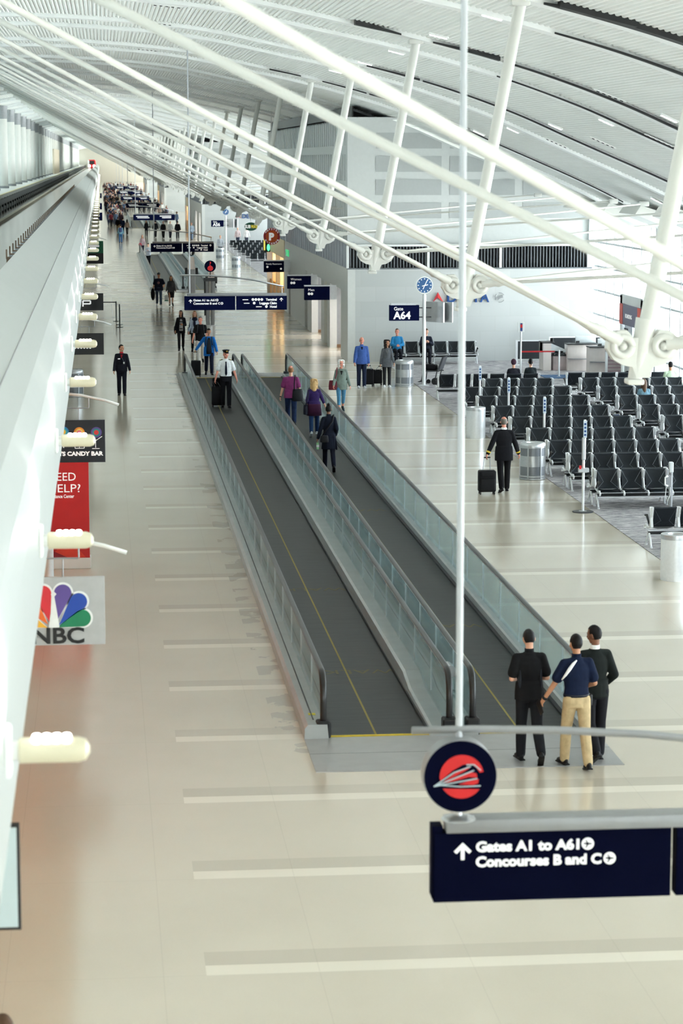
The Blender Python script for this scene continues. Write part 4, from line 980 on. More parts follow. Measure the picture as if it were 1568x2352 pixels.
b = MB(); [b.box2((0.1, 0.012, 0.15 + 0.13 * i), (0.78, 0.02, 0.19 + 0.13 * i)) for i in range(6)]; b.build('stripe_print', mat('stripe_plum', srgb(158, 130, 138), 0.5), t)
def screen(px0, px1, Y, zt, label):
    a, b_ = onY(px0, 830, Y).x, onY(px1, 830, Y).x
    t = thing('screen_partition', label, 'partition', (a, Y, 0))
    MB().box2((0.04, 0, 0.25), (b_ - a - 0.04, 0.04, zt - 0.04)).build('panel', mat('charcoal_felt', srgb(34, 38, 42), 0.9), t)
    for x in (0, b_ - a): MB().box((x, 0.02, zt / 2), (0.08, 0.08, zt)).box((x, 0.02, 0.01), (0.3, 0.3, 0.02)).build('post', 'brightalu', t)
    MB().box2((0, 0, zt - 0.04), (b_ - a, 0.04, zt)).build('top_rail', 'brightalu', t)
screen(1186, 1252, 93.6, 0.98, 'charcoal screen behind the red belt left of the gate desk'); screen(1262, 1400, 94.4, 1.05, 'long charcoal screen behind the gate counters')
def stanchion(p, h, label, kind=0):
    t = thing('queue_post', label, 'post', (p.x, p.y, 0))
    MB().cyl((0, 0, 0.02), (0, 0, h), 0.032, n=14).build('pole', 'brightalu', t, 'auto')
    MB().lathe((0, 0, 0), [(0.19, 0), (0.19, 0.012), (0.05, 0.035)], n=24).build('base', 'alu', t, 'auto')
    return t
p1 = onZ(1195, 862); t = stanchion(p1, 1.62, 'tall silver post with a small red and blue notice on top')
MB().box2((-0.12, -0.02, 1.62), (0.12, 0.02, 1.98), bev=0.004).build('notice', 'white', t); MB().box2((-0.03, -0.03, 1.66), (0.05, -0.02, 1.95)).build('notice_print', mat('notice_blue', srgb(30, 60, 130), 0.5), t)
MB().box2((-0.03, -0.034, 1.78), (0.05, -0.03, 1.9)).build('notice_print', 'red', t)
p2 = onZ(1283, 866); t2 = stanchion(p2, 1.0, 'short silver queue post at the right end of the red belt')
tag(MB().box2((p1.x, p1.y - 0.01, 0.86), (p2.x, p1.y + 0.01, 0.91)).build('queue_belt', 'red'), 'red retractable belt strung between two silver queue posts', 'belt')
tag(MB().box2((16.2, 87.6, 0.012), (17.4, 89.0, 0.03), bev=0.005).build('floor_mat', mat('blue_mat', srgb(52, 92, 130), 0.8)), 'flat blue floor mat lying in front of the gate desk', 'mat')
# boarding-lane number posts among the seats
for i, (px, py, Y, lab) in enumerate(((1102, 840, 73.9, 'slim silver boarding-lane post farthest back by the gate sign'), (1168, 867, 70.9, 'slim silver boarding-lane post among the third seat row'), (1250, 911, 64.9, 'slim silver boarding-lane post among the fifth seat row'), (1343, 964, 59.2, 'slim silver boarding-lane post just left of the near seat rows'))):
    a = onY(px, py, Y); t = stanchion(Vector((a.x, Y, 0)), a.z, lab)
    MB().box2((-0.045, -0.05, a.z - 0.45), (0.045, -0.03, a.z - 0.02), bev=0.004).build('number_plate', mat('plate_pale_%d' % i, srgb(210, 222, 232), 0.4), t)
    for q in range(4): MB().box2((-0.025, -0.056, a.z - 0.4 + 0.09 * q), (0.025, -0.05, a.z - 0.35 + 0.09 * q)).build('lettering', mat('plate_blue_%d%d' % (i, q), srgb(40, 80, 140), 0.5), t)
p = onZ(1338, 1176); t = stanchion(p, 1.72, 'slim silver post with a dark round base on the polished floor edge')
MB().lathe((0, 0, 0.0), [(0.24, 0), (0.24, 0.02), (0.05, 0.03)], n=28).build('base_plate', 'darkgrey', t, 'auto')
MB().box2((-0.12, -0.06, 0.92), (0.12, 0.04, 1.02), bev=0.01).build('belt_head', 'alu', t); MB().box2((-0.11, -0.07, 1.0), (-0.06, -0.03, 1.08)).build('red_clip', 'red', t)
MB().box2((-0.045, -0.045, 1.2), (0.045, 0.03, 1.72), bev=0.02).build('upper_sleeve', 'alu', t)
p = Vector((12.72, 53.2, 0)); t = thing('phone_post', 'white courtesy phone on a grey post beside the front seat row', 'phone', p)
MB().cyl((0, 0, 0), (0, 0, 1.05), 0.045, n=14).build('post', 'grey', t, 'auto'); MB().box2((-0.05, -0.06, 1.0), (0.05, 0.05, 1.24), bev=0.02).build('head', 'frost', t)
MB().box2((-0.13, -0.1, 0.68), (0.0, -0.02, 0.95), bev=0.015).build('phone_body', 'grey', t)
MB().tube([(-0.10, -0.12, 0.94), (-0.16, -0.13, 0.9), (-0.16, -0.13, 0.74), (-0.10, -0.12, 0.7)], [0.03, 0.02, 0.02, 0.03], n=8).build('handset', 'white', t, True)
MB().tube([(-0.13, -0.12, 0.7), (-0.15, -0.12, 0.45), (-0.1, -0.11, 0.36), (-0.03, -0.1, 0.5), (-0.03, -0.06, 0.68)], 0.008, n=6).build('cord', 'white', t)
# belt barrier on the left
t = thing('belt_barrier', 'thin dark belt barrier with three posts on the open floor at left', 'barrier', (0, 0, 0))
q = [onZ(267, 738), onZ(275, 748), onZ(275, 752)]
for a in q[:1] + [Vector((q[1].x, q[1].y + 0.8, 0)), q[2]]: MB().cyl((a.x, a.y, 0), (a.x, a.y, 1.0), 0.03, n=10).lathe((a.x, a.y, 0), [(0.16, 0), (0.16, 0.02), (0.04, 0.03)], n=16).build('post', mat('barrier_green_%d' % int(a.y * 10), srgb(28, 48, 44), 0.4), t)
a = q[0]; MB().box2((a.x - 1.2, a.y - 0.01, 0.93), (a.x, a.y + 0.01, 0.98)).build('belt', 'black', t)
# information pylons near the middle walkway
def pylon(px, py, h, label, w, disc=False):
    p = onZ(px, py); p.y -= 1.3; t = thing('information_pylon', label, 'pylon', p)
    MB().box((0, 0, h * 0.3), (w, w, h * 0.6), bev=0.02).build('base', 'grey', t)
    MB().prism([(-w * 0.5, h * 0.6), (w * 0.5, h * 0.6), (w * 0.36, h * 0.93), (-w * 0.36, h * 0.93)], lambda x, z, q: (x, -0.12 + 0.24 * q, z)).build('upper', 'desk', t)
    for s_ in (-1, 1): MB().box((s_ * w * 0.7, 0, h * 0.55), (w * 0.35, 0.2, 0.4)).build('phone_box', 'black', t)
    if disc:
        MB().cyl((0, 0.05, h + 0.1), (0, -0.05, h + 0.1), 0.2, n=28).build('disc', 'black', t, 'auto'); lettering('?', 0.34, (0, -0.056, h - 0.02), 'letter', t, align='CENTER', off=0.01)
pylon(438, 668, 2.3, 'beige information pylon topped by a black question mark disc', 0.45, True)
pylon(483, 672, 1.5, 'second beige phone pylon right of the question mark disc', 0.4)
p = onZ(484, 787); t = thing('twin_pillar', 'grey twin pillar with silver base under the overhead sign', 'pillar', p)
MB().lathe((0, 0, 0), [(0.2, 0), (0.2, 0.75), (0.16, 0.78)], n=20).build('base', 'brightalu', t, 'auto')
MB().cyl((-0.12, 0, 0.78), (-0.16, 0, 2.7), 0.09, n=14).cyl((0.08, 0, 0.78), (0.12, 0, 2.7), 0.09, n=14).build('column', 'grey', t, 'auto'); MB().box2((-0.3, -0.1, 2.7), (0.3, 0.1, 2.85)).build('cap', 'darkgrey', t)
MB().box2((-0.28, -0.06, 1.2), (-0.2, 0.06, 2.7)).build('side_trim', 'black', t)
# transport wheelchair parked by the gate sign
p = onZ(985, 886); t = thing('transport_chair', 'black transport wheelchair holding a bag and papers by the gate post', 'wheelchair', (p.x + 0.25, p.y + 0.5, 0), rz=-0.5)
for y in (-0.22, 0.22):
    MB().tube([(0.55, y, 1.05), (0.4, y, 1.0), (0.18, y, 0.45), (0.1, y, 0.13)], 0.022, n=8).tube([(0.28, y, 0.5), (-0.35, y, 0.48), (-0.4, y, 0.15), (-0.5, y, 0.1)], 0.02, n=8).build('side_frame', 'darkgrey', t, True)
    MB().cyl((0.12, y - 0.03, 0.13), (0.12, y + 0.03, 0.13), 0.13, n=18).build('rear_wheel', 'black', t, 'auto'); MB().cyl((-0.3, y - 0.02, 0.08), (-0.3, y + 0.02, 0.08), 0.08, n=14).build('front_wheel', 'black', t, 'auto')
MB().box((-0.05, 0, 0.5), (0.5, 0.42, 0.05), bev=0.02).build('seat', 'black', t); MB().box((0.33, 0, 0.78), (0.05, 0.42, 0.5), rot=Euler((0, 0.35, 0)).to_matrix(), bev=0.02).build('backrest', 'darkgrey', t)
MB().box((-0.45, 0, 0.1), (0.2, 0.4, 0.02)).build('footplate', 'black', t)
# bag and papers on it
tag(MB().box((p.x + 0.15, p.y + 0.5, 0.625), (0.42, 0.3, 0.2), rz=-0.5, bev=0.06).build('black_bag', cloth(30, 30, 34)), 'small black bag lying on the transport wheelchair seat', 'bag')

# ------------------------------------------------------------------ rows of sling seats
SP = 0.57
def make_bench(n, facing, proto={}):
    """facing 'camera': seats open towards the camera; 'away': their backs to the camera"""
    key = (n, facing)
    if key in proto: return dup(proto[key])
    t = thing('sling_bench', '', 'bench'); sg = 1 if facing == 'camera' else -1
    P = lambda x, y, z: Vector((x, -sg * y, z))          # y>0 = front of the seat
    zs, zt = 0.43, 0.85
    def back(y0, y1):
        return lambda f: (y0 + (y1 - y0) * f, zs + (zt - zs) * f)
    if 'seat' not in proto.get(('m', facing), {}):
        d = {}
        w0, w1 = 0.05, SP - 0.05
        m = MB(); A = lambda x, f, push=0.0: m.bm.verts.new(P(x, 0.02 - 0.16 * f - push, zs + (zt - zs) * f))
        bl, br, tl, tr = A(w0, 0), A(w1, 0), A(w0, 1), A(w1, 1); al, ar = A(w0 + 0.15, 0.34, 0.08), A(w1 - 0.15, 0.34, 0.08); b2l, b2r = A(w0, 0), A(w1, 0)
        for f in ((bl, al, tl), (br, tr, ar), (tl, al, ar, tr), (bl, br, ar, al)): m.bm.faces.new(f)
        g = bmesh.ops.solidify(m.bm, geom=m.bm.faces[:], thickness=0.025)
        m.tube([P(w0, -0.145, zt), P((w0 + w1) / 2, -0.15, zt - 0.006), P(w1, -0.145, zt)], 0.022, n=8)
        Q = lambda x, f, push=0.0: P(x, 0.02 - 0.16 * f - push + 0.004, zs + (zt - zs) * f + 0.002)
        for x0, xa in ((w0, w0 + 0.15), (w1, w1 - 0.15)): m.tube([Q(x0, 0.97), Q(xa, 0.34, 0.08), Q(x0, 0.03)], 0.006, n=5, mi=1)
        d['back'] = m.mesh('backrest'); d['back'].materials.append(M['seat']); d['back'].materials.append(M['seam'])
        m = MB(); pr = [(0.0, zs), (0.12, zs - 0.03), (0.28, zs - 0.02), (0.42, zs + 0.015), (0.47, zs)]
        rows = [[m.bm.verts.new(P(x, y, z - (0.03 if 0 < i < 3 else 0))) for i, x in enumerate((w0, w0 + 0.14, w1 - 0.14, w1))] for y, z in pr]
        for a, b in zip(rows, rows[1:]):
            for i in range(3): m.bm.faces.new((a[i], a[i + 1], b[i + 1], b[i]))
        bmesh.ops.solidify(m.bm, geom=m.bm.faces[:], thickness=0.03)
        d['seat'] = m.mesh('seat')
        m = MB(); pts = [P(0, -0.19, zt + 0.02), P(0, -0.09, zs + 0.2), P(0, 0.0, zs + 0.0), P(0, 0.2, zs - 0.04), P(0, 0.43, zs - 0.01), P(0, 0.5, zs - 0.06), P(0, 0.47, zs - 0.10)]
        m.tube(pts, 0.024, n=8, up=(1, 0, 0), rv=1.0); m.box(P(0, -0.10, zs + 0.22), (0.05, 0.035, 0.44), rot=Euler((sg * -0.36 * -1, 0, 0)).to_matrix())
        d['frame'] = m.mesh('frame')
        m = MB(); m.tube([P(0, 0.1, zs - 0.12), P(0, 0.22, 0.2), P(0, 0.34, 0.03)], 0.022, n=8).tube([P(0, 0.1, zs - 0.12), P(0, -0.02, 0.2), P(0, -0.12, 0.03)], 0.022, n=8)
        for y in (0.35, -0.13): m.tube([P(0, y, 0.0), P(0, y, 0.03)], 0.032, n=8)
        d['leg'] = m.mesh('leg')
        m = MB(); m.tube([P(0, 0.04, zs + 0.02), P(0, 0.3, zs + 0.2), P(0, 0.48, zs + 0.18)], [0.02, 0.03, 0.02], n=8); d['arm'] = m.mesh('armrest')
        for kk, mt in (('back', 'seat'), ('seat', 'seat'), ('frame', 'brightalu'), ('leg', 'brightalu'), ('arm', 'black')):
            if kk != 'back': d[kk].materials.append(M[mt])
            d[kk].polygons.foreach_set('use_smooth', [kk != 'back'] * len(d[kk].polygons)); d[kk].set_sharp_from_angle(angle=R(50))
        proto[('m', facing)] = d
    d = proto[('m', facing)]
    def add(nm, me, x):
        o = bpy.data.objects.new(nm, me); COL.objects.link(o); o.parent = t; o.location = (x, 0, 0); return o
    for i in range(n): add('seat', d['seat'], SP * i); add('backrest', d['back'], SP * i)
    for i in range(n + 1): add('frame', d['frame'], SP * i)
    for x in ([0, SP * (n // 2), SP * n] if n > 4 else [0, SP * n]): add('leg', d['leg'], x)
    for x in (0, SP * n): add('armrest', d['arm'], x)
    MB().box2(P(-0.02, 0.06, zs - 0.17), P(SP * n + 0.02, 0.12, zs - 0.10)).build('beam', 'black', t)
    MB().box2(P(-0.02, 0.055, zs - 0.10), P(SP * n + 0.02, 0.125, zs - 0.085)).box2(P(0, 0.16, zs - 0.2), P(SP * n, 0.2, zs - 0.17)).build('beam_trim', 'brightalu', t)
    proto[key] = t
    return t
GB = 'black sling benches at gate A64'
def bench(x, Y, n, facing, label):
    o = make_bench(n, facing); o['label'] = label; o['group'] = GB; o.location = (x, Y, 0.012); return o
rows = [(12.31, 77.9, 4), (11.2, 75.0, 6), (11.2, 72.1, 6), (11.2, 69.1, 6), (11.2, 66.1, 6), (11.2, 63.2, 6), (11.2, 60.4, 6), (11.2, 57.6, 6), (11.23, 54.6, 6)]
rn = ['farthest', 'eighth', 'seventh', 'sixth', 'fifth', 'fourth', 'third', 'second', 'front']
for (x, Y, n), w in zip(rows, rn):
    bench(x + 0.09, Y + 0.14, n, 'camera', 'black quilted bench facing the viewer, %s row counted from the front of the left block' % w)
    bench(x + 0.09, Y + 0.62, n, 'away', 'black bench backing onto the %s row of the left seat block' % w)
bench(11.15, 80.2, 6, 'away', 'plain black bench with its back to the viewer behind the left seat block')
for Y, w in zip((77.9, 75.0, 72.1, 69.1, 66.1, 63.2), ('farthest', 'fifth', 'fourth', 'third', 'second', 'front')):
    bench(15.62, Y + 0.14, 6, 'camera', 'black quilted bench facing the viewer, %s row of the right seat block' % w)
    bench(15.62, Y + 0.62, 6, 'away', 'black bench backing onto the %s row of the right seat block' % w)
bench(15.55, 80.4, 6, 'away', 'plain black bench with its back to the viewer behind the right seat block')
bench(11.25, 48.8, 6, 'away', 'nearest black bench at the right edge with its plain back to the viewer')
bench(15.15, 55.0, 6, 'camera', 'black quilted bench at the right edge behind the courtesy phone')
bench(11.25, 94.6, 6, 'camera', 'black bench along the pale gate wall under the airline letters')
# the far gate's seats, seen small between signs
gi = 0
for Y in (186, 192, 198, 204, 210, 216):
    for x in (11.3, 15.6):
        gi += 1
        o = make_bench(6, 'camera'); o['label'] = 'small black bench of the distant gate seating beyond the food stall'; o['group'] = 'benches of the distant gate'; o.location = (x, Y, 0.012)
# ------------------------------------------------------------------ people
def remesh(mb, vox, smooth=4):
    me = mb.mesh('tmp'); o = bpy.data.objects.new('tmp', me); COL.objects.link(o)
    r = o.modifiers.new('r', 'REMESH'); r.mode = 'VOXEL'; r.voxel_size = vox; r.use_smooth_shade = True
    if smooth: s = o.modifiers.new('s', 'SMOOTH'); s.factor = 0.5; s.iterations = smooth
    out = bpy.data.meshes.new_from_object(o.evaluated_get(bpy.context.evaluated_depsgraph_get()))
    bpy.data.objects.remove(o); bpy.data.meshes.remove(me)
    out.polygons.foreach_set('use_smooth', [True] * len(out.polygons)); return out
def rotx(a): return Matrix.Rotation(a, 3, 'X')
WALK = dict(L=(22, 6, 0), R=(-14, 22, 30)); WALK2 = dict(L=(-14, 22, 30), R=(22, 6, 0)); STAND = dict(L=(2, 2, 0), R=(-2, 3, 0)); SIT = dict(L=(84, 84, 0), R=(84, 80, 0))
DOWN = (4, 7, 12, 0.0)
HAIRC = {'black': (22, 20, 22), 'dark': (44, 34, 30), 'brown': (92, 66, 48), 'blond': (206, 164, 104), 'white': (226, 226, 222), 'grey': (120, 112, 104), 'ginger': (150, 100, 62)}
def person(label, loc, heading, h=1.75, legs=STAND, aL=DOWN, aR=DOWN, skin='skin', hair=('short', 'dark'), top=(60, 60, 70), sleeve='long', hem=0.0, topn='shirt',
           pants=(40, 44, 60), cuff=1.0, shoes=(24, 24, 26), head=(0, 0), lean=2, female=False, wide=1.0, vox=0.010, group=None, extras=(), toprough=0.9, pantn='trousers', fingers=True):
    k = h / 1.75; t = thing('person', label, 'person', loc, heading, group)
    S = M[skin]; J = {}
    sw = (0.142 if female else 0.166) * (0.6 + 0.4 * wide); hw = 0.09
    # legs
    P = Vector((0, 0, 0.93))
    low = 9
    for s, key in ((-1, 'L'), (1, 'R')):
        a, b, c = legs[key]; a, b, c = R(a), R(b), R(c)
        hip = P + Vector((s * hw, 0, -0.03)); kn = hip + Vector((s * 0.005, math.sin(a), -math.cos(a))) * 0.42; an = kn + Vector((0, math.sin(a - b), -math.cos(a - b))) * 0.41
        fd = Vector((s * 0.12, math.cos(c), -math.sin(c))).normalized()
        heel = an + Vector((0, 0, -0.075)) - fd * 0.05 + (Vector((0, -0.02, 0.0)) if c else Vector()); toe = an + Vector((0, 0, -0.075)) + fd * 0.17
        J['hip' + key], J['knee' + key], J['ankle' + key], J['heel' + key], J['toe' + key], J['fd' + key] = hip, kn, an, heel, toe, fd
        low = min(low, heel.z, toe.z)
    dz = Vector((0, 0, -low + 0.015)); 
    for q in J:
        if not q.startswith('fd'): J[q] = J[q] + dz
    P = P + dz
    Lr = rotx(-R(lean)); sp = lambda x, y, z: P + Lr @ Vector((x, y, z))
    nb = sp(0, -0.005, 0.52); J['neck'] = nb
    hc = nb + Lr @ Vector((0, 0.025, 0.178)); HR = Matrix.Rotation(R(head[0]), 3, 'Z') @ rotx(-R(head[1])); hd = lambda x, y, z: hc + HR @ Vector((x, y, z)); J['head'] = hc
    for s, key, (f, ab, e, inw) in ((-1, 'L', aL), (1, 'R', aR)):
        sh = sp(s * sw, -0.005, 0.452); f, ab, e = R(f), R(ab), R(e)
        ud = Vector((s * math.sin(ab), math.cos(ab) * math.sin(f), -math.cos(ab) * math.cos(f)))
        fw = Vector((-s * inw, 1, 0.0)).normalized(); pp = (fw - ud * fw.dot(ud)).normalized()
        fo = (ud * math.cos(e) + pp * math.sin(e)).normalized()
        el = sh + ud * 0.285; wr = el + fo * 0.255
        J['sh' + key], J['el' + key], J['wr' + key], J['fo' + key] = sh, el, wr, fo
        w = (pp - fo * pp.dot(fo)); w = w.normalized() if w.length > 0.05 else Vector((0, 1, 0)); inn = fo.cross(w) * (1 if s > 0 else -1)
        if inn.dot(Vector((-s, 0, 0))) < 0 and abs(inn.x) > 0.1: inn = -inn
        J['w' + key], J['in' + key] = w, inn; J['hand' + key] = wr + fo * 0.09 + inn * 0.02
    # body: one continuous skin surface
    b = MB()
    b.ell(hd(0, 0.0, 0.02), (0.074, 0.092, 0.105), 18, 12, rot=HR); b.ell(hd(0, 0.022, -0.055), (0.054, 0.066, 0.062), 14, 9, rot=HR); b.ell(hd(0, 0.062, -0.092), (0.022, 0.02, 0.018), 10, 6, rot=HR)
    b.rcone(hd(0, 0.09, 0.018), 0.010, hd(0, 0.108, -0.018), 0.015, 8); b.ell(hd(0, 0.076, 0.034), (0.05, 0.016, 0.010), 10, 6, rot=HR)
    for s in (-1, 1): b.ell(hd(s * 0.076, -0.008, -0.004), (0.012, 0.022, 0.034), 8, 6, rot=HR); b.ell(hd(s * 0.04, 0.062, -0.03), (0.024, 0.024, 0.024), 8, 6, rot=HR)
    b.rcone(nb - Vector((0, 0, 0.04)), 0.052, hd(0, -0.012, -0.06), 0.05)
    TS = [(-0.10, 0.150, 0.105), (0.0, 0.152, 0.105), (0.13, 0.128 if female else 0.138, 0.092), (0.27, 0.140 if female else 0.158, 0.106), (0.37, 0.145 if female else 0.162, 0.100), (0.44, 0.115 if female else 0.132, 0.082), (0.49, 0.078, 0.064), (0.54, 0.052, 0.052)]
    def torso(mb, t0, t1, add, wk=1.0, bust=female):
        rings = []
        zs_ = [t0] + [z for z, _, _ in TS if t0 < z < t1] + [t1]
        for z in zs_:
            for (z0, w0, d0), (z1, w1, d1) in zip([(-0.5, 0.17, 0.12)] + TS, TS + [(0.7, 0.05, 0.05)]):
                if z0 <= z <= z1:
                    q = (z - z0) / (z1 - z0); w_, d_ = w0 + (w1 - w0) * q, d0 + (d1 - d0) * q; break
            belly = 0.03 * max(0, wide - 1) * 4 * max(0, 1 - abs(z - 0.05) / 0.25)
            rings.append(mb.ring(sp(0, belly * 0.5, z), Vector((1, 0, 0)), Lr @ Vector((0, 1, 0)), 18, (w_ * wk + add) * wide, d_ * wk + add + belly))
        mb.skin(rings)
    torso(b, -0.10, 0.54, -0.014)
    for key, s in (('L', -1), ('R', 1)):
        b.rcone(nb - Vector((0, 0, 0.05)), 0.045, J['sh' + key], 0.045); b.rcone(J['sh' + key], 0.047, J['el' + key], 0.038); b.rcone(J['el' + key], 0.038, J['wr' + key], 0.027)
        fo, w, inn, wr = J['fo' + key], J['w' + key], J['in' + key], J['wr' + key]
        hm = Matrix((w, inn, fo)).transposed()
        b.ell(wr + fo * 0.045, (0.040, 0.019, 0.055), 10, 8, rot=hm)
        if fingers:
            for i in range(4):
                ln = (0.034, 0.040, 0.037, 0.028)[i]; p0 = wr + fo * 0.078 + w * (0.030 - 0.020 * i); d1 = (fo + inn * 0.45).normalized(); p1 = p0 + d1 * ln; d2 = (fo + inn * 1.5).normalized(); p2 = p1 + d2 * ln * 0.9
                b.rcone(p0, 0.0095, p1, 0.0088, 8); b.rcone(p1, 0.0088, p2, 0.0075, 8)
            q0 = wr + fo * 0.025 + w * 0.032; q1 = q0 + (fo * 0.75 + w * 0.6 + inn * 0.3).normalized() * 0.04; q2 = q1 + (fo + inn * 0.5 + w * 0.1).normalized() * 0.03
            b.rcone(q0, 0.013, q1, 0.0105, 8); b.rcone(q1, 0.0105, q2, 0.009, 8)
        b.rcone(J['hip' + key], 0.075, J['knee' + key], 0.047); b.rcone(J['knee' + key], 0.048, J['ankle' + key] + (J['knee' + key] - J['ankle' + key]) * 0.55, 0.047); b.rcone(J['ankle' + key] + (J['knee' + key] - J['ankle' + key]) * 0.55, 0.047, J['ankle' + key], 0.033)
        b.rcone(J['heel' + key] + J['fd' + key] * 0.03 + Vector((0, 0, 0.04)), 0.024, J['toe' + key] - J['fd' + key] * 0.02 + Vector((0, 0, 0.022)), 0.012)
    sc = Vector((k, k, k))
    def add(nm, me, mt):
        o = link(nm, me, mt, t, True); o.scale = sc; return o
    J['add'] = add
    def patch(nm, rows, mt, off=0.0):
        """a piece of clothing lying on the chest: rows of (height, x from, x to)"""
        g_ = MB(); lines = []
        for z, xa, xb in rows:
            for (z0, w0, d0), (z1, w1, d1) in zip([(-0.5, 0.17, 0.12)] + TS, TS + [(0.7, 0.05, 0.05)]):
                if z0 <= z <= z1: q = (z - z0) / (z1 - z0); w_, d_ = w0 + (w1 - w0) * q + 0.036, d0 + (d1 - d0) * q + 0.036; break
            belly = 0.03 * max(0, wide - 1) * 4 * max(0, 1 - abs(z - 0.05) / 0.25); w_ *= wide
            lines.append([g_.bm.verts.new(sp(x, (d_ + belly) * math.sqrt(max(0.05, 1 - (x / w_) ** 2)) + belly * 0.5 + off, z)) for x in [xa + (xb - xa) * i / 6 for i in range(7)]])
        for a_, b_ in zip(lines, lines[1:]):
            for i in range(6): g_.bm.faces.new((a_[i], a_[i + 1], b_[i + 1], b_[i]))
        bmesh.ops.solidify(g_.bm, geom=g_.bm.faces[:], thickness=0.012)
        return add(nm, g_.mesh(), mt)
    J['patch'] = patch
    add('body', remesh(b, vox * 0.62 if fingers else vox, 2), S)
    for s in (-1, 1): add('eye', MB().ell(hd(s * 0.031, 0.080, 0.016), (0.013, 0.009, 0.008), 8, 6, rot=HR).mesh(), 'eye')
    add('mouth', MB().ell(hd(0, 0.085, -0.055), (0.024, 0.007, 0.006), 8, 6, rot=HR).mesh(), 'lip')
    # trousers
    pc = cloth(*pants); g = MB(); lo = 0.018 if not female else 0.010
    if pantn == 'skirt':
        rings = [g.ring(sp(0, 0, z) if z > -0.1 else Vector((0, 0, P.z + z)), Vector((1, 0, 0)), Vector((0, 1, 0)), 18, w_, d_) for z, w_, d_ in ((-0.5 * cuff, 0.17, 0.15), (-0.25, 0.19, 0.155), (-0.08, 0.178, 0.13), (0.1, 0.14, 0.105))]; g.skin(rings)
    else:
        torso(g, -0.13, 0.07, 0.010)
        for key in 'LR':
            hip, kn, an = J['hip' + key], J['knee' + key], J['ankle' + key]; g.rcone(hip + Vector((0, -0.015, 0.0)), 0.098, kn, 0.056 + lo)
            end = kn + (an - kn) * cuff; g.rcone(kn, 0.056 + lo, kn + (end - kn) * 0.5, 0.054 + lo); g.rcone(kn + (end - kn) * 0.5, 0.054 + lo, end, 0.046 + lo)
    add(pantn, remesh(g, vox * 1.15), pc)
    for key in 'LR':
        fd = J['fd' + key]; sd = Vector((fd.y, -fd.x, 0)).normalized(); m_ = MB(); hl, to = J['heel' + key], J['toe' + key]; up = sd.cross(fd)
        rm = Matrix((sd, fd, up)).transposed()
        m_.ell(hl + fd * 0.05 + Vector((0, 0, 0.045)), (0.040, 0.075, 0.050), 12, 8, rot=rm); m_.ell(hl + fd * 0.15 + Vector((0, 0, 0.026)), (0.046, 0.095, 0.034), 12, 8, rot=rm)
        m_.box(hl + fd * 0.105 - up * 0.002, (0.085, 0.285, 0.022), rot=rm, bev=0.01)
        add('shoe', remesh(m_, 0.009, 2), cloth(*shoes, rough=0.5, bump=0.05))
    # top
    tc = cloth(*top, rough=toprough); g = MB()
    torso(g, 0.03 if 'belt' in extras else -0.10 - hem, 0.525, 0.014)
    if 'belt' not in extras and hem <= 0.12: g.skin([g.ring(sp(0, 0, z), Vector((1, 0, 0)), Lr @ Vector((0, 1, 0)), 18, (w_ + 0.037) * wide, d_ + 0.03) for z, w_, d_ in ((-0.11 - hem, 0.152, 0.108), (0.0, 0.15, 0.104), (0.13, 0.138, 0.092))])
    if hem > 0.12: g.skin([g.ring(Vector((0, 0, P.z - 0.1 - hem)), Vector((1, 0, 0)), Vector((0, 1, 0)), 16, 0.205, 0.165), g.ring(sp(0, 0, 0.05), Vector((1, 0, 0)), Vector((0, 1, 0)), 16, 0.165, 0.12)])
    for key in 'LR':
        sh, el, wr = J['sh' + key], J['el' + key], J['wr' + key]; fat = 0.012 + 0.01 * (not female)
        g.rcone(nb - Vector((0, 0, 0.05)), 0.056, sh, 0.060)
        if sleeve == 'short': g.rcone(sh, 0.064, sh + (el - sh) * 0.72, 0.055 + fat)
        elif sleeve == 'three': g.rcone(sh, 0.058, el, 0.046 + fat * 0.6); g.rcone(el, 0.045 + fat * 0.6, el + (wr - el) * 0.45, 0.042 + fat * 0.4)
        elif sleeve == 'long': g.rcone(sh, 0.060, el, 0.048 + fat * 0.7); g.rcone(el, 0.048 + fat * 0.7, wr - (wr - el) * 0.04, 0.036 + fat * 0.6)
    add(topn, remesh(g, vox * 1.15), tc)
    # hair
    st, hcname = hair
    if st != 'none':
        hm = cloth(*HAIRC[hcname], rough=0.55, bump=0.6); g = MB(); n, m2 = 22, 16
        rx, ry, rz = (0.081, 0.101, 0.112) if st != 'bald' else (0.079, 0.097, 0.108)
        vs = [[None] * n for _ in range(m2 + 1)]
        def keep(x, y, z):
            if st == 'bald': return y < 0.025 and -0.075 < z < 0.052
            if y > 0.03: return z > 0.066 + 0.25 * max(0, y - 0.075)
            if st in ('short', 'bun', 'pony'): return z > (-0.075 if y < -0.03 else -0.01 if y > 0 else -0.04)
            return z > -0.09
        for j in range(m2 + 1):
            th = max(0.02, min(PI - 0.02, PI * j / m2))
            for i in range(n):
                q = Vector((rx * math.sin(th) * math.cos(2 * PI * i / n), ry * math.sin(th) * math.sin(2 * PI * i / n), rz * math.cos(th)))
                q *= 1 + 0.03 * mnoise.noise(q * 40 + Vector((h * 9, 0, 0)))
                vs[j][i] = (q, g.bm.verts.new(hd(q.x, q.y - 0.006, q.z + 0.022)))
        for j in range(m2):
            for i in range(n):
                qs = (vs[j][i], vs[j][(i + 1) % n], vs[j + 1][(i + 1) % n], vs[j + 1][i]); c_ = sum((a[0] for a in qs), Vector()) / 4
                if keep(*c_): g.bm.faces.new([a[1] for a in qs])
        if st == 'bun': g.ell(hd(0, -0.055, 0.135), (0.045, 0.045, 0.042), 12, 8)
        if st == 'pony': g.ell(hd(0, -0.115, 0.06), (0.03, 0.03, 0.03), 10, 8); g.rcone(hd(0, -0.12, 0.05), 0.026, hd(0, -0.14, -0.1), 0.014)
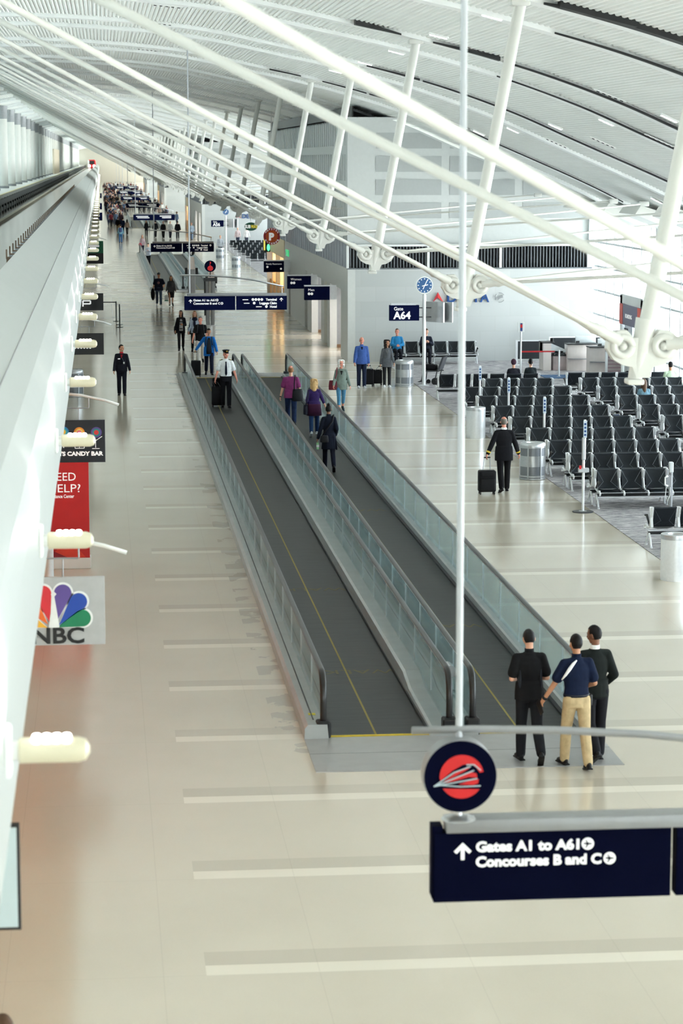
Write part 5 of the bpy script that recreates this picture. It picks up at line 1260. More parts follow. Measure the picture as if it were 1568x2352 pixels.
        if st in ('long', 'bob', 'wavy'):
            ln = {'long': 0.28, 'bob': 0.12, 'wavy': 0.2}[st]; rr = 0.075 if st != 'wavy' else 0.085
            g.rcone(hd(0, -0.045, 0.0), 0.078, hd(0, -0.075, -ln), rr * 0.85)
            for s in (-1, 1): g.rcone(hd(s * 0.062, -0.015, 0.01), 0.032, hd(s * (0.075 if st != 'wavy' else 0.095), 0.0 if st != 'long' else 0.02, -ln * 0.9), 0.03)
        if st in ('wavy', 'bob'):
            rr_ = random.Random(int(h * 100)); g2 = MB()
            g2.rcone(hd(0, -0.04, 0.02), 0.088, hd(0, -0.07, -ln), 0.075)
            for i in range(46):
                a_ = rr_.uniform(0.62, 2 * PI - 0.62); z_ = rr_.uniform(-ln, 0.085); rad = 0.084 + (0.016 if st == 'wavy' else 0.010)
                g2.ell(hd(rad * math.sin(a_), rad * math.cos(a_) - 0.012, z_), (rr_.uniform(0.02, 0.03), rr_.uniform(0.02, 0.03), rr_.uniform(0.03, 0.05)), 8, 6)
            for i in range(10): g2.ell(hd(rr_.uniform(-0.055, 0.055), rr_.uniform(-0.08, 0.03), 0.112), (0.04, 0.04, 0.026), 8, 6)
            add('hair_lengths', remesh(g2, 0.009 if vox < 0.014 else 0.016, 5), hm)
        bmesh.ops.delete(g.bm, geom=[v for v in g.bm.verts if not v.link_faces], context='VERTS')
        add('hair', g.mesh(), hm)
    for s in ((-1, 1) if vox < 0.014 else ()): add('eyebrow', MB().ell(hd(s * 0.032, 0.084, 0.036), (0.018, 0.006, 0.004), 8, 5, rot=HR).mesh(), cloth(*HAIRC.get(hcname if st != 'none' else 'dark', (60, 50, 44))))
    if 'collar' in extras or 'whitecollar' in extras or 'redcollar' in extras:
        cc = tc if 'collar' in extras else cloth(240, 240, 240) if 'whitecollar' in extras else cloth(206, 24, 40)
        rings = [(0.068, 0.45), (0.064, 0.50), (0.062, 0.575), (0.055, 0.575)]; g = MB(); g.skin([g.ring(sp(0, 0.0, z), Vector((1, 0, 0)), Lr @ Vector((0, 1, 0)), 16, r_, r_ * 0.98) for r_, z in rings], cap=False); add('collar', g.mesh(), cc)
        if 'redcollar' in extras: J['patch']('shirt_front', [(0.49, -0.04, 0.04), (0.43, -0.026, 0.026), (0.36, -0.005, 0.005)], cc)
    if 'belt' in extras:
        g = MB(); g.skin([g.ring(sp(0, 0, z), Vector((1, 0, 0)), Vector((0, 1, 0)), 20, 0.170 * wide, 0.122) for z in (0.015, 0.05)]); add('belt', g.mesh(), cloth(24, 28, 44, rough=0.4))
    wm = t.matrix_basis if False else Matrix.Translation(Vector(loc)) @ Matrix.Rotation(heading, 4, 'Z')
    J['W'] = lambda v: wm @ (v * k)
    J['t'] = t; J['sp'] = sp; J['hd'] = hd; J['k'] = k; J['HR'] = HR
    return J
def suitcase(label, loc, heading, size=(0.36, 0.24, 0.55), col=(24, 24, 28), hand=None, soft=True, shell=0.35):
    t = thing('suitcase', label, 'suitcase', loc, heading); w, d, h_ = size; c = cloth(*col, rough=0.6)
    MB().box((0, 0, 0.06 + h_ / 2), (w, d, h_), bev=0.04, seg=3).build('shell', c, t, 'auto')
    MB().box((0, -d / 2 - 0.012, 0.06 + h_ * 0.36), (w * 0.82, 0.05, h_ * 0.55), bev=0.02).build('front_pocket', c, t, 'auto')
    MB().box((0, -d / 2 - 0.005, 0.06 + h_ * 0.82), (w * 0.7, 0.03, h_ * 0.2), bev=0.012).build('top_pocket', c, t, 'auto')
    for x in (-1, 1):
        for y in (-1, 1): MB().cyl((x * w * 0.4 - 0.015, y * d * 0.36, 0.032), (x * w * 0.4 + 0.015, y * d * 0.36, 0.032), 0.032, n=12).build('wheel', 'black', t, 'auto')
    hz = 1.0
    top = Vector((0, 0, hz)) if hand is None else Matrix.Rotation(-heading, 3, 'Z') @ (Vector(hand) - Vector(loc))
    hb = MB()
    for s in (-1, 1): hb.cyl((s * 0.09, d * 0.35, 0.06 + h_ - 0.03), (top.x + s * 0.07, top.y, top.z), 0.009, n=8)
    hb.build('handle_rod', 'grey', t, 'auto'); MB().cyl((top.x - 0.08, top.y, top.z), (top.x + 0.08, top.y, top.z), 0.016, n=10).build('handle_grip', 'black', t, 'auto')
    return t
def handbag(label, c, size, col, strap=None, rz=0.0, cat='bag', name='shoulder_bag'):
    t = thing(name, label, cat, c, rz); w, d, h_ = size; mt = cloth(*col, rough=0.5)
    g = MB(); r8 = [g.ring(Vector((0, 0, z)), Vector((1, 0, 0)), Vector((0, 1, 0)), 20, w / 2 * f, d / 2 * f2) for z, f, f2 in ((-h_ / 2, 0.86, 0.8), (-h_ * 0.46, 0.98, 0.98), (-h_ * 0.1, 1.0, 1.0), (h_ * 0.3, 0.93, 0.7), (h_ / 2, 0.84, 0.35))]
    g.skin(r8); g.build('bag_body', mt, t, 'auto'); MB().box((0, 0, h_ * 0.5), (w * 0.8, 0.015, 0.012)).build('zip', 'darkgrey', t)
    if strap:
        iv = Matrix.Rotation(-rz, 3, 'Z'); pts = [iv @ (Vector(p) - Vector(c)) for p in strap]; MB().tube(pts, 0.018, n=8).build('strap', mt, t, True)
    return t
V = Vector
def top_off(J, sh, dx=0.0, dy=0.0, dz=0.0): return J['W'](J['sh' + sh] + Vector((dx, dy, dz)))

# --- three men at the near end of the walkway
a = onZ(1213, 1752); J = person('man in a black polo shirt with hair cropped dark, leftmost of three men walking away', (a.x, a.y, 0), R(4), 1.76, dict(L=(6, 4, 0), R=(-10, 26, 42)), (-4, 14, 88, 0.55), (-4, 14, 88, 0.55), top=(24, 24, 27), sleeve='short', topn='polo_shirt', pants=(26, 27, 32), hair=('short', 'black'), head=(0, 18), vox=0.009, wide=1.06, extras=('collar',))
for s in (-1, 1): J['add']('side_panel', MB().ell(J['sp'](s * 0.142, -0.03, 0.16), (0.022, 0.075, 0.17), 12, 10).mesh(), cloth(40, 43, 52))
a = onZ(1326, 1772); J = person('man in a navy polo shirt with white shoulder stripe and khaki trousers, walking away', (a.x, a.y + 0.15, 0), R(10), 1.78, dict(L=(16, 10, 0), R=(-12, 6, 12)), (10, 22, 14, -0.2), (-8, 14, 80, 0.5), top=(15, 27, 56), sleeve='short', topn='polo_shirt', pants=(198, 172, 128), hair=('short', 'black'), head=(6, 4), vox=0.009, wide=1.05, skin='skintan', extras=('collar', 'belt'))
sp = J['sp']; st = cloth(240, 240, 244)
J['add']('shoulder_stripe', MB().tube([sp(-0.035, -0.095, 0.50), sp(-0.085, -0.112, 0.46), sp(-0.135, -0.118, 0.40), sp(-0.185, -0.10, 0.32), sp(-0.225, -0.06, 0.25)], [0.010, 0.020, 0.024, 0.018, 0.008], n=10).mesh(), st)
J['add']('watch', MB().cyl(J['wrL'] - J['foL'] * 0.015, J['wrL'] + J['foL'] * 0.02, 0.036, n=16).mesh(), 'black')
J['add']('belt_pouch', MB().box(sp(0.178, -0.02, -0.04), (0.05, 0.09, 0.15), bev=0.015).mesh(), 'black')
hp = J['W'](J['handL'] + J['foL'] * 0.07); tag(MB().box((0, 0, 0), (0.012, 0.10, 0.20), bev=0.005).build('handheld_scanner', 'black', loc=hp), 'black handheld device in the left hand of the man in khaki trousers', 'device').rotation_euler = (R(-38), 0, R(20))
a = onZ(1368, 1747); J = person('man in a black sweater over a white collar, rightmost of three men walking away', (a.x - 0.02, a.y + 0.05, 0), R(8), 1.81, dict(L=(-12, 28, 34), R=(4, 3, 0)), (0, 10, 70, 0.5), (-12, 16, 70, 0.3), top=(26, 31, 30), topn='sweater', pants=(24, 24, 30), hair=('short', 'black'), head=(38, 10), vox=0.009, skin='skinbrown', extras=('whitecollar',))

# --- pilot walking away with a rolling bag
a = onZ(1156, 1130); J = person('bald pilot in a black uniform with gold cuffs walking away', (a.x, a.y, 0), R(0), 1.80, dict(L=(-10, 16, 20), R=(8, 4, 0)), (-14, 24, 4, 0), (2, 20, 10, 0), top=(22, 23, 28), topn='uniform_jacket', hem=0.1, pants=(22, 22, 26), hair=('bald', 'grey'), skin='skinred', wide=1.16, extras=('whitecollar',))
for key in 'LR': J['add']('gold_cuff', MB().cyl(J['wr' + key] - J['fo' + key] * 0.06, J['wr' + key] - J['fo' + key] * 0.02, 0.052, n=14).mesh(), cloth(220, 190, 60))
c = onZ(1119, 1136); suitcase('black soft suitcase rolled by the bald pilot beside the litter bin', (c.x, c.y + 0.1, 0), R(0), (0.42, 0.26, 0.52), hand=J['W'](J['handL']))

# --- people on the right-hand belt
a = onZ(755, 1084); J = person('woman in a dark navy coat with a black hair bun walking away on the belt', (a.x, a.y, 0.014), R(2), 1.70, dict(L=(10, 6, 0), R=(-10, 26, 34)), (-4, 16, 6, 0), (-18, 12, 62, 0.2), female=True, top=(20, 27, 44), topn='coat', hem=0.26, pants=(22, 26, 44), hair=('bun', 'black'), skin='skinbrown', extras=('collar',), head=(-12, 0))
J['add']('coat_belt', MB().tube([J['sp'](0.15, -0.05, 0.02), J['sp'](0.19, -0.04, -0.18), J['sp'](0.2, -0.05, -0.38)], 0.018, n=8).mesh(), cloth(18, 22, 40))
handbag('small black crossbody bag worn by the woman in the navy coat', J['W'](J['sp'](-0.14, -0.15, -0.08)), (0.22, 0.08, 0.17), (26, 26, 30), strap=[J['W'](J['sp'](*q)) for q in ((-0.2, -0.13, 0.0), (-0.06, -0.145, 0.2), (0.08, -0.14, 0.38), (0.13, -0.03, 0.55), (0.05, 0.11, 0.45))])
hp = J['W'](J['handL']); t = thing('water_bottle', 'clear green water bottle in the hand of the woman in the navy coat', 'bottle', (hp.x, hp.y, hp.z - 0.2))
MB().lathe((0, 0, 0), [(0.033, 0), (0.036, 0.02), (0.034, 0.14), (0.036, 0.16), (0.014, 0.2), (0.014, 0.22)], n=18).build('bottle_body', mat('bottle_green', srgb(170, 226, 170), 0.15), t, 'auto'); MB().cyl((0, 0, 0.22), (0, 0, 0.24), 0.016, n=12).build('cap', 'white', t); MB().cyl((0, 0, 0.06), (0, 0, 0.12), 0.0365, n=18).build('bottle_label', 'white', t)
a = onZ(722, 1004); J = person('blond woman in a purple top with a cardigan tied round her waist', (a.x, a.y + 0.1, 0.014), R(-4), 1.66, WALK2, (-10, 14, 60, 0.3), (10, 22, 14, 0), female=True, top=(52, 34, 92), topn='top', sleeve='three', pants=(26, 56, 100), hair=('wavy', 'blond'), shoes=(200, 206, 210), wide=1.08)
g = MB(); g.skin([g.ring(J['sp'](0, 0, z), V((1, 0, 0)), V((0, 1, 0)), 18, w_, d_) for z, w_, d_ in ((-0.30, 0.232, 0.17), (-0.15, 0.225, 0.165), (0.02, 0.205, 0.15), (0.06, 0.19, 0.135))])
J['add']('tied_cardigan', g.mesh(), cloth(62, 24, 54))
handbag('dark navy bag hanging at the left hip of the blond woman', J['W'](J['sp'](-0.26, -0.02, -0.12)), (0.14, 0.3, 0.28), (26, 30, 48), strap=[J['W'](J['sp'](*q)) for q in ((-0.26, -0.1, -0.02), (-0.2, -0.12, 0.25), (-0.15, -0.02, 0.54), (-0.2, 0.1, 0.25), (-0.26, 0.08, -0.02))])
a = onZ(668, 980); J = person('man in a magenta t-shirt with thinning hair walking away on the belt', (a.x, a.y, 0.014), R(-4), 1.80, WALK, (4, 14, 8, 0), (0, 14, 70, 0.4), top=(132, 46, 104), topn='t_shirt', sleeve='short', pants=(28, 46, 84), hair=('short', 'ginger'), wide=1.1)
J['add']('bald_spot', MB().ell(J['hd'](0, -0.055, 0.10), (0.045, 0.05, 0.045), 12, 8, rot=J['HR']).mesh(), 'skinred'); J['add']('watch', MB().cyl(J['wrL'] - J['foL'] * 0.01, J['wrL'] + J['foL'] * 0.02, 0.036, n=14).mesh(), 'black')
handbag('black shoulder bag hanging behind the man in the magenta t-shirt', J['W'](J['sp'](0.2, -0.1, -0.02)), (0.34, 0.14, 0.36), (20, 22, 28), strap=[J['W'](J['sp'](*q)) for q in ((0.1, -0.16, 0.1), (0.1, -0.16, 0.3), (0.12, -0.06, 0.555), (0.14, 0.1, 0.4), (0.18, 0.1, 0.1))], rz=R(10))

# --- pilot facing the camera on the left-hand belt and those behind him
a = onZ(519, 937); J = person('pilot in a white shirt, dark tie and peaked cap walking towards the camera', (a.x, a.y, 0.014), R(180), 1.84, dict(L=(6, 4, 0), R=(-4, 6, 0)), (4, 16, 12, 0), (-2, 16, 14, 0), top=(238, 242, 246), topn='uniform_shirt', sleeve='short', pants=(28, 29, 36), hair=('short', 'grey'), head=(14, 4), skin='skinred', wide=1.16, extras=('collar', 'belt'))
J['patch']('tie', [(0.49, -0.018, 0.018), (0.45, -0.02, 0.02), (0.3, -0.03, 0.03), (0.12, -0.036, 0.036), (0.06, -0.006, 0.006)], cloth(24, 30, 56), 0.006)
for s in (-1, 1): J['add']('epaulette', MB().box(J['sp'](s * 0.14, 0.0, 0.535), (0.1, 0.05, 0.015), rot=Euler((0, s * 0.35, 0)).to_matrix()).mesh(), cloth(30, 32, 46)); J['add']('epaulette_stripe', MB().box(J['sp'](s * 0.16, 0.0, 0.537), (0.02, 0.052, 0.017), rot=Euler((0, s * 0.35, 0)).to_matrix()).mesh(), cloth(220, 190, 60))
J['add']('id_badge', MB().box(J['sp'](0.012, 0.155, 0.07), (0.05, 0.006, 0.07)).mesh(), 'white')
hd = J['hd']; g = MB(); g.skin([g.ring(hd(0, y, z), J['HR'] @ V((1, 0, 0)), J['HR'] @ V((0, 1, 0.12)).normalized(), 22, rx, ry) for y, z, rx, ry in ((0, 0.07, 0.086, 0.106), (0.0, 0.105, 0.088, 0.108), (0.008, 0.135, 0.118, 0.138), (0.008, 0.15, 0.11, 0.13), (0.0, 0.165, 0.05, 0.06))]); J['add']('peaked_cap', g.mesh(), cloth(20, 22, 34, rough=0.5))
J['add']('cap_peak', MB().ell(hd(0, 0.1, 0.068), (0.075, 0.055, 0.008), 14, 6, rot=J['HR'] @ rotx(-0.35)).mesh(), 'black'); J['add']('cap_badge', MB().ell(hd(0, 0.125, 0.118), (0.026, 0.012, 0.02), 10, 6).mesh(), cloth(226, 190, 70))
c = onZ(500, 935); suitcase('black pilot suitcase with a bag on top beside the pilot in white', (c.x, c.y - 0.05, 0.014), R(180), (0.40, 0.3, 0.62), hand=J['W'](J['handR']))
t = tag(MB().box((c.x, c.y - 0.05, 0.83), (0.34, 0.26, 0.27), bev=0.05, seg=3).build('flight_bag', cloth(22, 22, 26)), 'small black flight bag strapped on top of the pilot suitcase', 'bag')
a = onZ(480, 863); J = person('man in a bright blue open jacket pulling a suitcase towards the camera', (a.x, a.y, 0.014), R(180), 1.74, WALK, (10, 14, 20, 0), (-16, 34, 8, 0), top=(20, 110, 206), topn='jacket', hem=0.1, pants=(24, 30, 54), hair=('short', 'dark'), skin='skintan', head=(0, 16), wide=1.08)
J['patch']('grey_t_shirt', [(0.48, -0.03, 0.03), (0.4, -0.06, 0.06), (0.2, -0.085, 0.085), (0.0, -0.1, 0.1), (-0.13, -0.1, 0.1)], cloth(66, 72, 80))
for s in (-1, 1): J['add']('backpack_strap', MB().tube([J['sp'](s * 0.1, 0.06, 0.52), J['sp'](s * 0.115, 0.135, 0.36), J['sp'](s * 0.13, 0.12, 0.2)], 0.02, n=8).mesh(), 'black')
c = onZ(450, 867); suitcase('black upright suitcase pulled by the man in the bright blue jacket', (c.x, c.y, 0.014), R(180), (0.36, 0.24, 0.56), hand=J['W'](J['handR']))
a = onZ(463, 838); J = person('man in a black shirt with backpack straps and pale trousers behind the blue jacket', (a.x, a.y + 1.0, 0), R(180), 1.82, WALK2, (6, 12, 20, 0), (2, 14, 10, 0), top=(26, 28, 32), topn='t_shirt', sleeve='short', pants=(196, 192, 184), hair=('short', 'grey'), skin='skinred', head=(-20, 10), wide=1.05)
for s in (-1, 1): J['add']('backpack_strap', MB().tube([J['sp'](s * 0.1, 0.06, 0.52), J['sp'](s * 0.115, 0.13, 0.36), J['sp'](s * 0.14, 0.1, 0.2)], 0.022, n=8).mesh(), cloth(50, 54, 60))
J['add']('backpack', MB().box(J['sp'](0, -0.2, 0.3), (0.3, 0.18, 0.42), bev=0.06, seg=3).mesh(), cloth(30, 32, 38))
a = onZ(449, 812); J = person('woman with long red-brown hair and a dark scarf carrying a black bag', (a.x, a.y + 0.6, 0), R(180), 1.72, WALK, (10, 12, 70, 0.4), (2, 14, 30, 0), female=True, top=(176, 190, 210), topn='blouse', pants=(24, 24, 30), hair=('long', 'ginger'))
J['add']('scarf', MB().ell(J['sp'](0, 0.06, 0.48), (0.12, 0.1, 0.09), 14, 8).ell(J['sp'](0.02, 0.11, 0.3), (0.06, 0.04, 0.17), 12, 8).mesh(), cloth(28, 34, 58))
handbag('black handbag of the woman with the dark scarf', J['W'](J['sp'](0.24, 0.02, -0.02)), (0.14, 0.3, 0.3), (24, 24, 28), strap=[J['W'](J['sp'](*q)) for q in ((0.24, -0.1, 0.1), (0.18, -0.03, 0.52), (0.24, 0.1, 0.1))])
a = onZ(416, 806); J = person('woman in a black jacket over a striped top looking aside', (a.x, a.y, 0), R(180), 1.70, WALK2, (20, 10, 84, 0.5), (0, 14, 30, 0.1), female=True, top=(26, 27, 32), topn='jacket', pants=(24, 24, 28), hair=('long', 'black'), skin='skintan', head=(-30, 4), hem=0.06)
J['patch']('striped_top', [(0.46, -0.03, 0.03), (0.4, -0.05, 0.05), (0.2, -0.07, 0.07), (0.0, -0.08, 0.08), (-0.06, -0.08, 0.08)], cloth(232, 232, 232))
for i in range(4): J['patch']('black_stripe', [(0.02 + 0.1 * i, -0.066, 0.066), (0.055 + 0.1 * i, -0.066, 0.066)], cloth(30, 30, 34), 0.004)
J['add']('coat_over_arm', MB().ell(J['sp'](0.24, 0.02, -0.02), (0.07, 0.1, 0.2), 12, 10).mesh(), cloth(20, 20, 24))
# --- guard on the left
a = onZ(280, 908); J = person('man in a black uniform with a red collar standing alone on the left', (a.x, a.y, 0), R(180), 1.72, dict(L=(4, 3, 0), R=(-3, 4, 0)), (4, 12, 14, 0), (0, 10, 10, 0), top=(24, 26, 36), topn='uniform_jacket', pants=(24, 27, 40), hair=('short', 'black'), skin='skintan', head=(50, 2), wide=1.08, extras=('redcollar',))
J['add']('id_badge', MB().box(J['sp'](-0.08, 0.13, 0.2), (0.05, 0.012, 0.07)).mesh(), 'white'); J['add']('name_tape', MB().box(J['sp'](0.09, 0.125, 0.34), (0.08, 0.012, 0.03)).mesh(), 'letter'); J['add']('lanyard', MB().tube([J['sp'](0.03, 0.1, 0.46), J['sp'](-0.04, 0.13, 0.32), J['sp'](-0.08, 0.137, 0.23)], 0.006, n=6).mesh(), cloth(90, 96, 110))
# --- right of the walkway, towards the gate
a = onZ(783, 946); J = person('white-haired woman in a grey-green jacket and cropped jeans facing the camera', (a.x, a.y, 0), R(180), 1.66, WALK2, (-10, 16, 18, 0), (10, 14, 24, 0), female=True, top=(116, 132, 124), topn='jacket', hem=0.08, pants=(70, 132, 172), cuff=0.62, hair=('bob', 'white'), skin='skinred', wide=1.12, shoes=(40, 60, 66))
J['patch']('black_top', [(0.46, -0.045, 0.045), (0.4, -0.03, 0.03), (0.33, -0.008, 0.008)], cloth(26, 26, 30)); J['add']('glasses', MB().box(J['hd'](0, 0.092, 0.016), (0.12, 0.006, 0.016), rot=J['HR']).mesh(), cloth(130, 112, 112))
handbag('burgundy leather shoulder bag of the white-haired woman', J['W'](J['sp'](0.25, 0.05, -0.03)), (0.34, 0.16, 0.3), (112, 26, 44), strap=[J['W'](J['sp'](*q)) for q in ((0.22, 0.08, 0.12), (0.17, 0.13, 0.35), (0.14, 0.03, 0.55), (0.16, -0.11, 0.35), (0.22, -0.06, 0.12))], rz=R(8))
a = onZ(830, 891); J = person('balding man in a blue quarter-zip sweater pulling a suitcase', (a.x, a.y, 0), R(180), 1.78, dict(L=(4, 4, 0), R=(-2, 4, 0)), (-6, 8, 8, 0), (8, 10, 22, 0), top=(58, 92, 168), topn='sweater', pants=(26, 36, 62), hair=('bald', 'grey'), skin='skinred', wide=1.08, shoes=(200, 204, 210), extras=('collar',))
J['patch']('dark_undershirt', [(0.49, -0.035, 0.035), (0.44, -0.022, 0.022), (0.39, -0.006, 0.006)], cloth(26, 26, 28))
c = onZ(848, 888); suitcase('black suitcase to the right of the man in the blue sweater', (c.x, c.y + 0.25, 0), R(180), (0.34, 0.24, 0.56), hand=J['W'](J['handL']))
a = onZ(888, 889); J = person('woman in a grey sweater and white sneakers with dark curly hair', (a.x, a.y, 0), R(180), 1.66, dict(L=(3, 3, 0), R=(3, 3, 0)), (4, 12, 30, 0), (-8, 10, 10, 0), female=True, top=(92, 96, 102), topn='sweater', hem=0.08, pants=(24, 24, 28), hair=('wavy', 'dark'), skin='skintan', shoes=(236, 238, 240), head=(24, 0))
J['add']('necklace', MB().tube([J['sp'](-0.05, 0.1, 0.46), J['sp'](0, 0.125, 0.3), J['sp'](0.05, 0.1, 0.46)], 0.006, n=6).mesh(), cloth(150, 146, 140))
c = onZ(868, 886); suitcase('black suitcase to the left of the woman in the grey sweater', (c.x, c.y + 0.25, 0), R(180), (0.34, 0.24, 0.5), hand=J['W'](J['handR']))
# seated along the gate wall
def seated(label, x, Y, heading, **kw):
    J = person(label, (x, Y, 0.012), heading, kw.pop('h', 1.74), SIT, kw.pop('aL', (20, 10, 60, 0.3)), kw.pop('aR', (20, 10, 60, 0.3)), **kw); return J
J = seated('man in a bright blue and teal jacket sitting on the wall bench', 11.53, 94.62, R(180), top=(38, 136, 200), topn='jacket', pants=(30, 32, 40), hair=('short', 'brown'), skin='skinred', lean=-6, head=(-20, 0), aL=(20, 12, 80, 0.9), aR=(20, 12, 80, 0.9))
J = seated('person in dark clothes sitting behind the gate sign post', 12.68, 94.62, R(180), top=(34, 38, 54), topn='jacket', pants=(34, 36, 46), hair=('short', 'brown'), head=(0, 14), aL=(20, 14, 110, 0.6), aR=(20, 14, 110, 0.6))
J = seated('person with a plum knitted hat seated facing away in the back row', 13.72, 80.18, R(0), hair=('none', 'dark'), top=(40, 40, 50), h=1.66)
J['add']('knitted_hat', MB().ell(J['hd'](0, -0.01, 0.045), (0.098, 0.115, 0.115), 16, 12).mesh(), cloth(74, 44, 62))
J = seated('person with a dark ponytail seated facing away in the back row', 14.3, 80.18, R(0), hair=('pony', 'black'), top=(36, 44, 48), female=True, h=1.70)
J = seated('girl with brown hair seated facing away between the right seat rows', 16.45, 72.5, R(0), hair=('long', 'brown'), top=(110, 150, 170), female=True, h=1.68)
J = seated('person with black hair and a lime and white shirt seated facing away', 18.65, 78.3, R(0), hair=('short', 'black'), top=(200, 222, 190), skin='skintan', h=1.72)
tag(MB().box((15.32, 71.3, 0.2), (0.3, 0.26, 0.38), bev=0.07, seg=3).build('backpack', cloth(30, 52, 92)), 'dark blue backpack on the carpet at the left end of the right seat rows', 'bag')
tag(MB().ell((17.75, 80.75, 0.62), (0.2, 0.14, 0.26), 16, 12).build('black_backpack', cloth(22, 22, 26), smooth=True), 'round black backpack on a seat in the right back row', 'bag')
# --- couple, people on and beyond the middle walkway
a = onZ(365, 704); J = person('man in a navy t-shirt, jeans and cap walking towards the camera beside a woman', (a.x, a.y, 0), R(180), 1.84, WALK, (10, 22, 70, 0.4), (4, 14, 14, 0), top=(24, 30, 50), topn='t_shirt', sleeve='short', pants=(70, 88, 112), hair=('short', 'black'), skin='skintan', wide=1.25, vox=0.014, shoes=(220, 222, 226), fingers=False)
J['add']('cap', MB().ell(J['hd'](0, 0.0, 0.06), (0.085, 0.105, 0.085), 14, 8).ell(J['hd'](0, 0.11, 0.06), (0.06, 0.05, 0.01), 10, 5).mesh(), 'black'); J['add']('chest_print', MB().ell(J['sp'](0.02, 0.125, 0.3), (0.07, 0.03, 0.07), 12, 8).mesh(), cloth(120, 90, 100))
J['add']('jacket_in_hand', MB().ell(J['W'](V((0, 0, 0))) * 0 + J['handR'] + V((0.0, 0, -0.15)), (0.11, 0.14, 0.32), 12, 10).mesh(), cloth(22, 22, 26))
a = onZ(393, 703); J = person('woman in a grey top and dark skirt carrying a paper bag', (a.x, a.y, 0), R(180), 1.66, WALK2, (4, 12, 20, 0), (4, 14, 12, 0), female=True, top=(78, 80, 84), topn='cardigan', hem=0.1, pants=(30, 30, 36), pantn='skirt', cuff=0.9, hair=('long', 'dark'), skin='skintan', wide=1.12, vox=0.014, fingers=False)
hp = J['W'](J['handR']); t = thing('paper_bag', 'white paper carrier bag with a green bottom in the woman hand', 'bag', (hp.x, hp.y, hp.z - 0.1)); MB().box((0, 0, -0.2), (0.2, 0.12, 0.32), bev=0.005).build('bag_body', 'white', t); MB().box((0, 0, -0.34), (0.205, 0.125, 0.05)).build('green_base', cloth(20, 120, 84), t); MB().tube([(-0.06, 0, -0.04), (0, 0, 0.1), (0.06, 0, -0.04)], 0.008, n=6).build('bag_handle', 'white', t)
mids = [
 ('man in a pale grey top looking down on the middle walkway belt', (341, 613), 180, dict(top=(190, 194, 204), pants=(24, 26, 32), hair=('short', 'dark'), aL=(20, 10, 100, 0.6), aR=(20, 10, 100, 0.6), head=(0, 24))),
 ('woman in a pink-grey top holding a red bag near the middle walkway', (327, 585), 180, dict(top=(200, 170, 176), pants=(40, 48, 70), hair=('long', 'ginger'), female=True)),
 ('person in a pale blue top and blue jeans walking away with a backpack', (277, 558), 0, dict(top=(120, 170, 190), pants=(50, 104, 160), hair=('short', 'dark'), pack=(70, 84, 130))),
 ('man in khaki trousers with a black backpack walking away on the left', (271, 536), 0, dict(top=(60, 52, 50), pants=(170, 140, 104), hair=('short', 'dark'), pack=(20, 20, 24))),
 ('woman in a tan top and black trousers walking beside the backpack wearer', (292, 540), 0, dict(top=(190, 160, 140), pants=(26, 26, 32), hair=('long', 'black'), female=True)),
 ('person in navy clothes just ahead of the pale blue top', (282, 538), 0, dict(top=(30, 46, 84), pants=(30, 36, 60), hair=('short', 'black'))),
 ('person in a black jacket pulling a case left of the distant gate', (375, 548), 180, dict(top=(24, 24, 28), pants=(26, 26, 32), hair=('short', 'dark'))),
 ('person in a white top and dark trousers right of the middle walkway', (391, 548), 180, dict(top=(228, 230, 232), pants=(40, 44, 60), hair=('short', 'dark'))),
 ('broad person in a dark coat near the distant rest room wall', (408, 548), 0, dict(top=(30, 32, 40), pants=(40, 44, 56), hair=('short', 'black'), wide=1.3)),
 ('person in pale jeans standing by the far side wall', (440, 552), 180, dict(top=(150, 176, 200), pants=(120, 150, 186), hair=('short', 'grey'))),
 ('person in dark clothes close to the sign pole by the far walkway', (357, 546), 0, dict(top=(28, 30, 36), pants=(34, 36, 44), hair=('short', 'black'))),
 ('person in a black top beside the far sign pole', (336, 543), 180, dict(top=(34, 36, 44), pants=(28, 30, 38), hair=('long', 'dark'), female=True)),
 ('person with a pink top sitting near the distant gate seats', (546, 566), 180, dict(top=(226, 200, 200), pants=(50, 56, 80), hair=('short', 'ginger'))),
 ('person in a white shirt at the distant gate seats', (566, 566), 180, dict(top=(234, 230, 228), pants=(60, 64, 80), hair=('short', 'ginger'))),
 ('person with fair hair standing by the distant litter bin', (506, 590), 180, dict(top=(180, 186, 196), pants=(70, 76, 90), hair=('short', 'blond'))),
]
for i, (lab, (fx, fy), hd_, kw) in enumerate(mids):
    a = onZ(fx, fy); pk = kw.pop('pack', None)
    J = person(lab, (a.x, a.y, 0), R(hd_ + (-8, 6, 0)[i % 3]), kw.pop('h', 1.66 if kw.get('female') else 1.76), (WALK, WALK2, STAND)[i % 3], kw.pop('aL', (14, 12, 18, 0.1)), kw.pop('aR', (-8, 12, 14, 0)), vox=0.016, fingers=False, **kw)
    if pk: J['add']('backpack', MB().box(J['sp'](0, -0.19, 0.3), (0.3, 0.18, 0.44), bev=0.06).mesh(), cloth(*pk))
    if 'red bag' in lab: J['add']('red_bag', MB().ell(J['sp'](0.2, 0.1, -0.05), (0.14, 0.1, 0.16), 12, 8).mesh(), cloth(206, 60, 74))
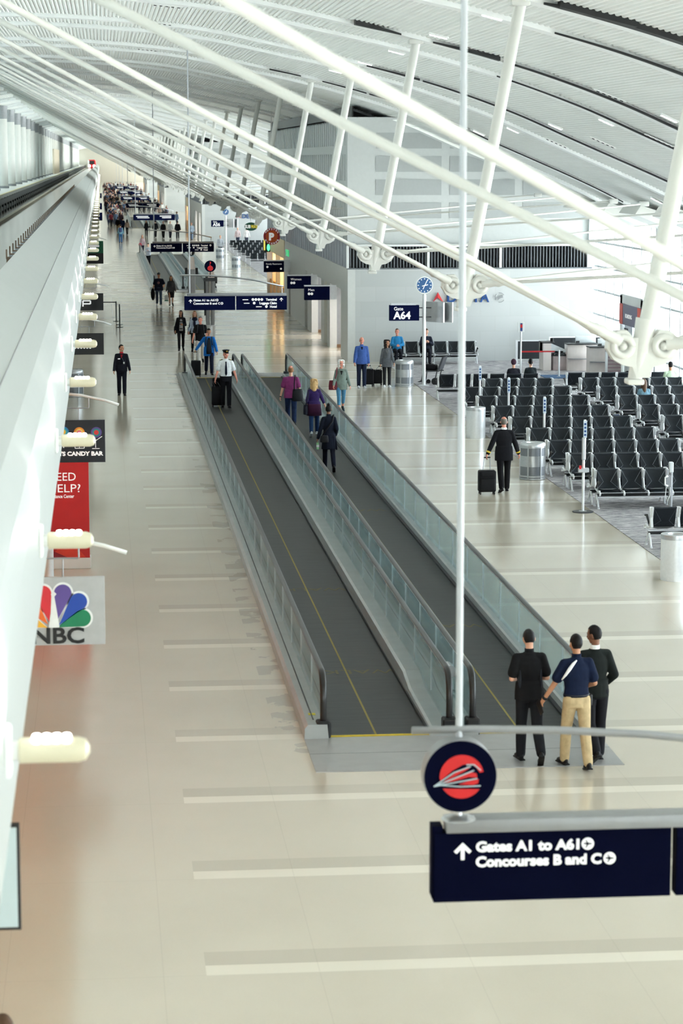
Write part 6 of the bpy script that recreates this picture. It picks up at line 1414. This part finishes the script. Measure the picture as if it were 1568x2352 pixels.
# head just entering the frame at the lower left
J = person('person whose brown hair only just shows at the bottom left corner', (onZ(10, 2341, 1.70).x, onZ(10, 2341, 1.70).y, 0), R(20), 1.70, STAND, hair=('short', 'brown'), top=(90, 90, 96))
# --- the distant crowd
protos = []
for i, kw in enumerate((dict(legs=WALK), dict(legs=WALK2, female=True, hair=('long', 'dark')), dict(legs=WALK2, sleeve='short'), dict(legs=STAND, wide=1.15), dict(legs=WALK, female=True, hair=('bob', 'brown'), hem=0.12))):
    protos.append(person('person among the dense far crowd filling the end of the concourse', (0, 0, 0), 0, 1.72, kw.pop('legs'), (12, 12, 20, 0.1), (-8, 12, 14, 0), vox=0.022, fingers=False, group='far crowd', **kw)['t'])
rnd = random.Random(5); used = set()
TOPS = [(30, 32, 40), (24, 24, 30), (60, 64, 76), (200, 204, 208), (40, 60, 100), (120, 40, 50), (150, 130, 120), (90, 110, 140), (230, 228, 224), (70, 50, 60)]
PANT = [(30, 32, 42), (40, 50, 80), (24, 24, 28), (110, 100, 90), (60, 70, 90)]
spots = []
while len(spots) < 235:
    u = rnd.random(); Y = 292 + 400 * u ** 1.25
    X = rnd.uniform(0.6, 3.6) if rnd.random() < 0.6 else rnd.uniform(3.8, 9.2)
    if 1.2 < X < 3.0 and Y < 225 and rnd.random() < 0.7: continue
    if any(abs(X - a) < 0.6 and abs(Y - b) < 0.8 for a, b in spots): continue
    if Y < 347 and 2.9 < X < 7.6: continue
    spots.append((X, Y))
for X, Y in spots:
    i = rnd.randrange(5); src = protos[i]
    o = src if i not in used else dup(src); used.add(i)
    o.location = (X, Y, 0); o.rotation_euler = (0, 0, rnd.choice((0, PI)) + rnd.uniform(-0.4, 0.4)); o['group'] = 'far crowd'
    tcol, pcol = rnd.choice(TOPS), rnd.choice(PANT)
    for ch in o.children:
        nm = ch.name.split('.')[0]
        if nm in ('shirt', 'trousers'):
            ch.material_slots[0].link = 'OBJECT'; ch.material_slots[0].material = cloth(*(tcol if nm == 'shirt' else pcol))
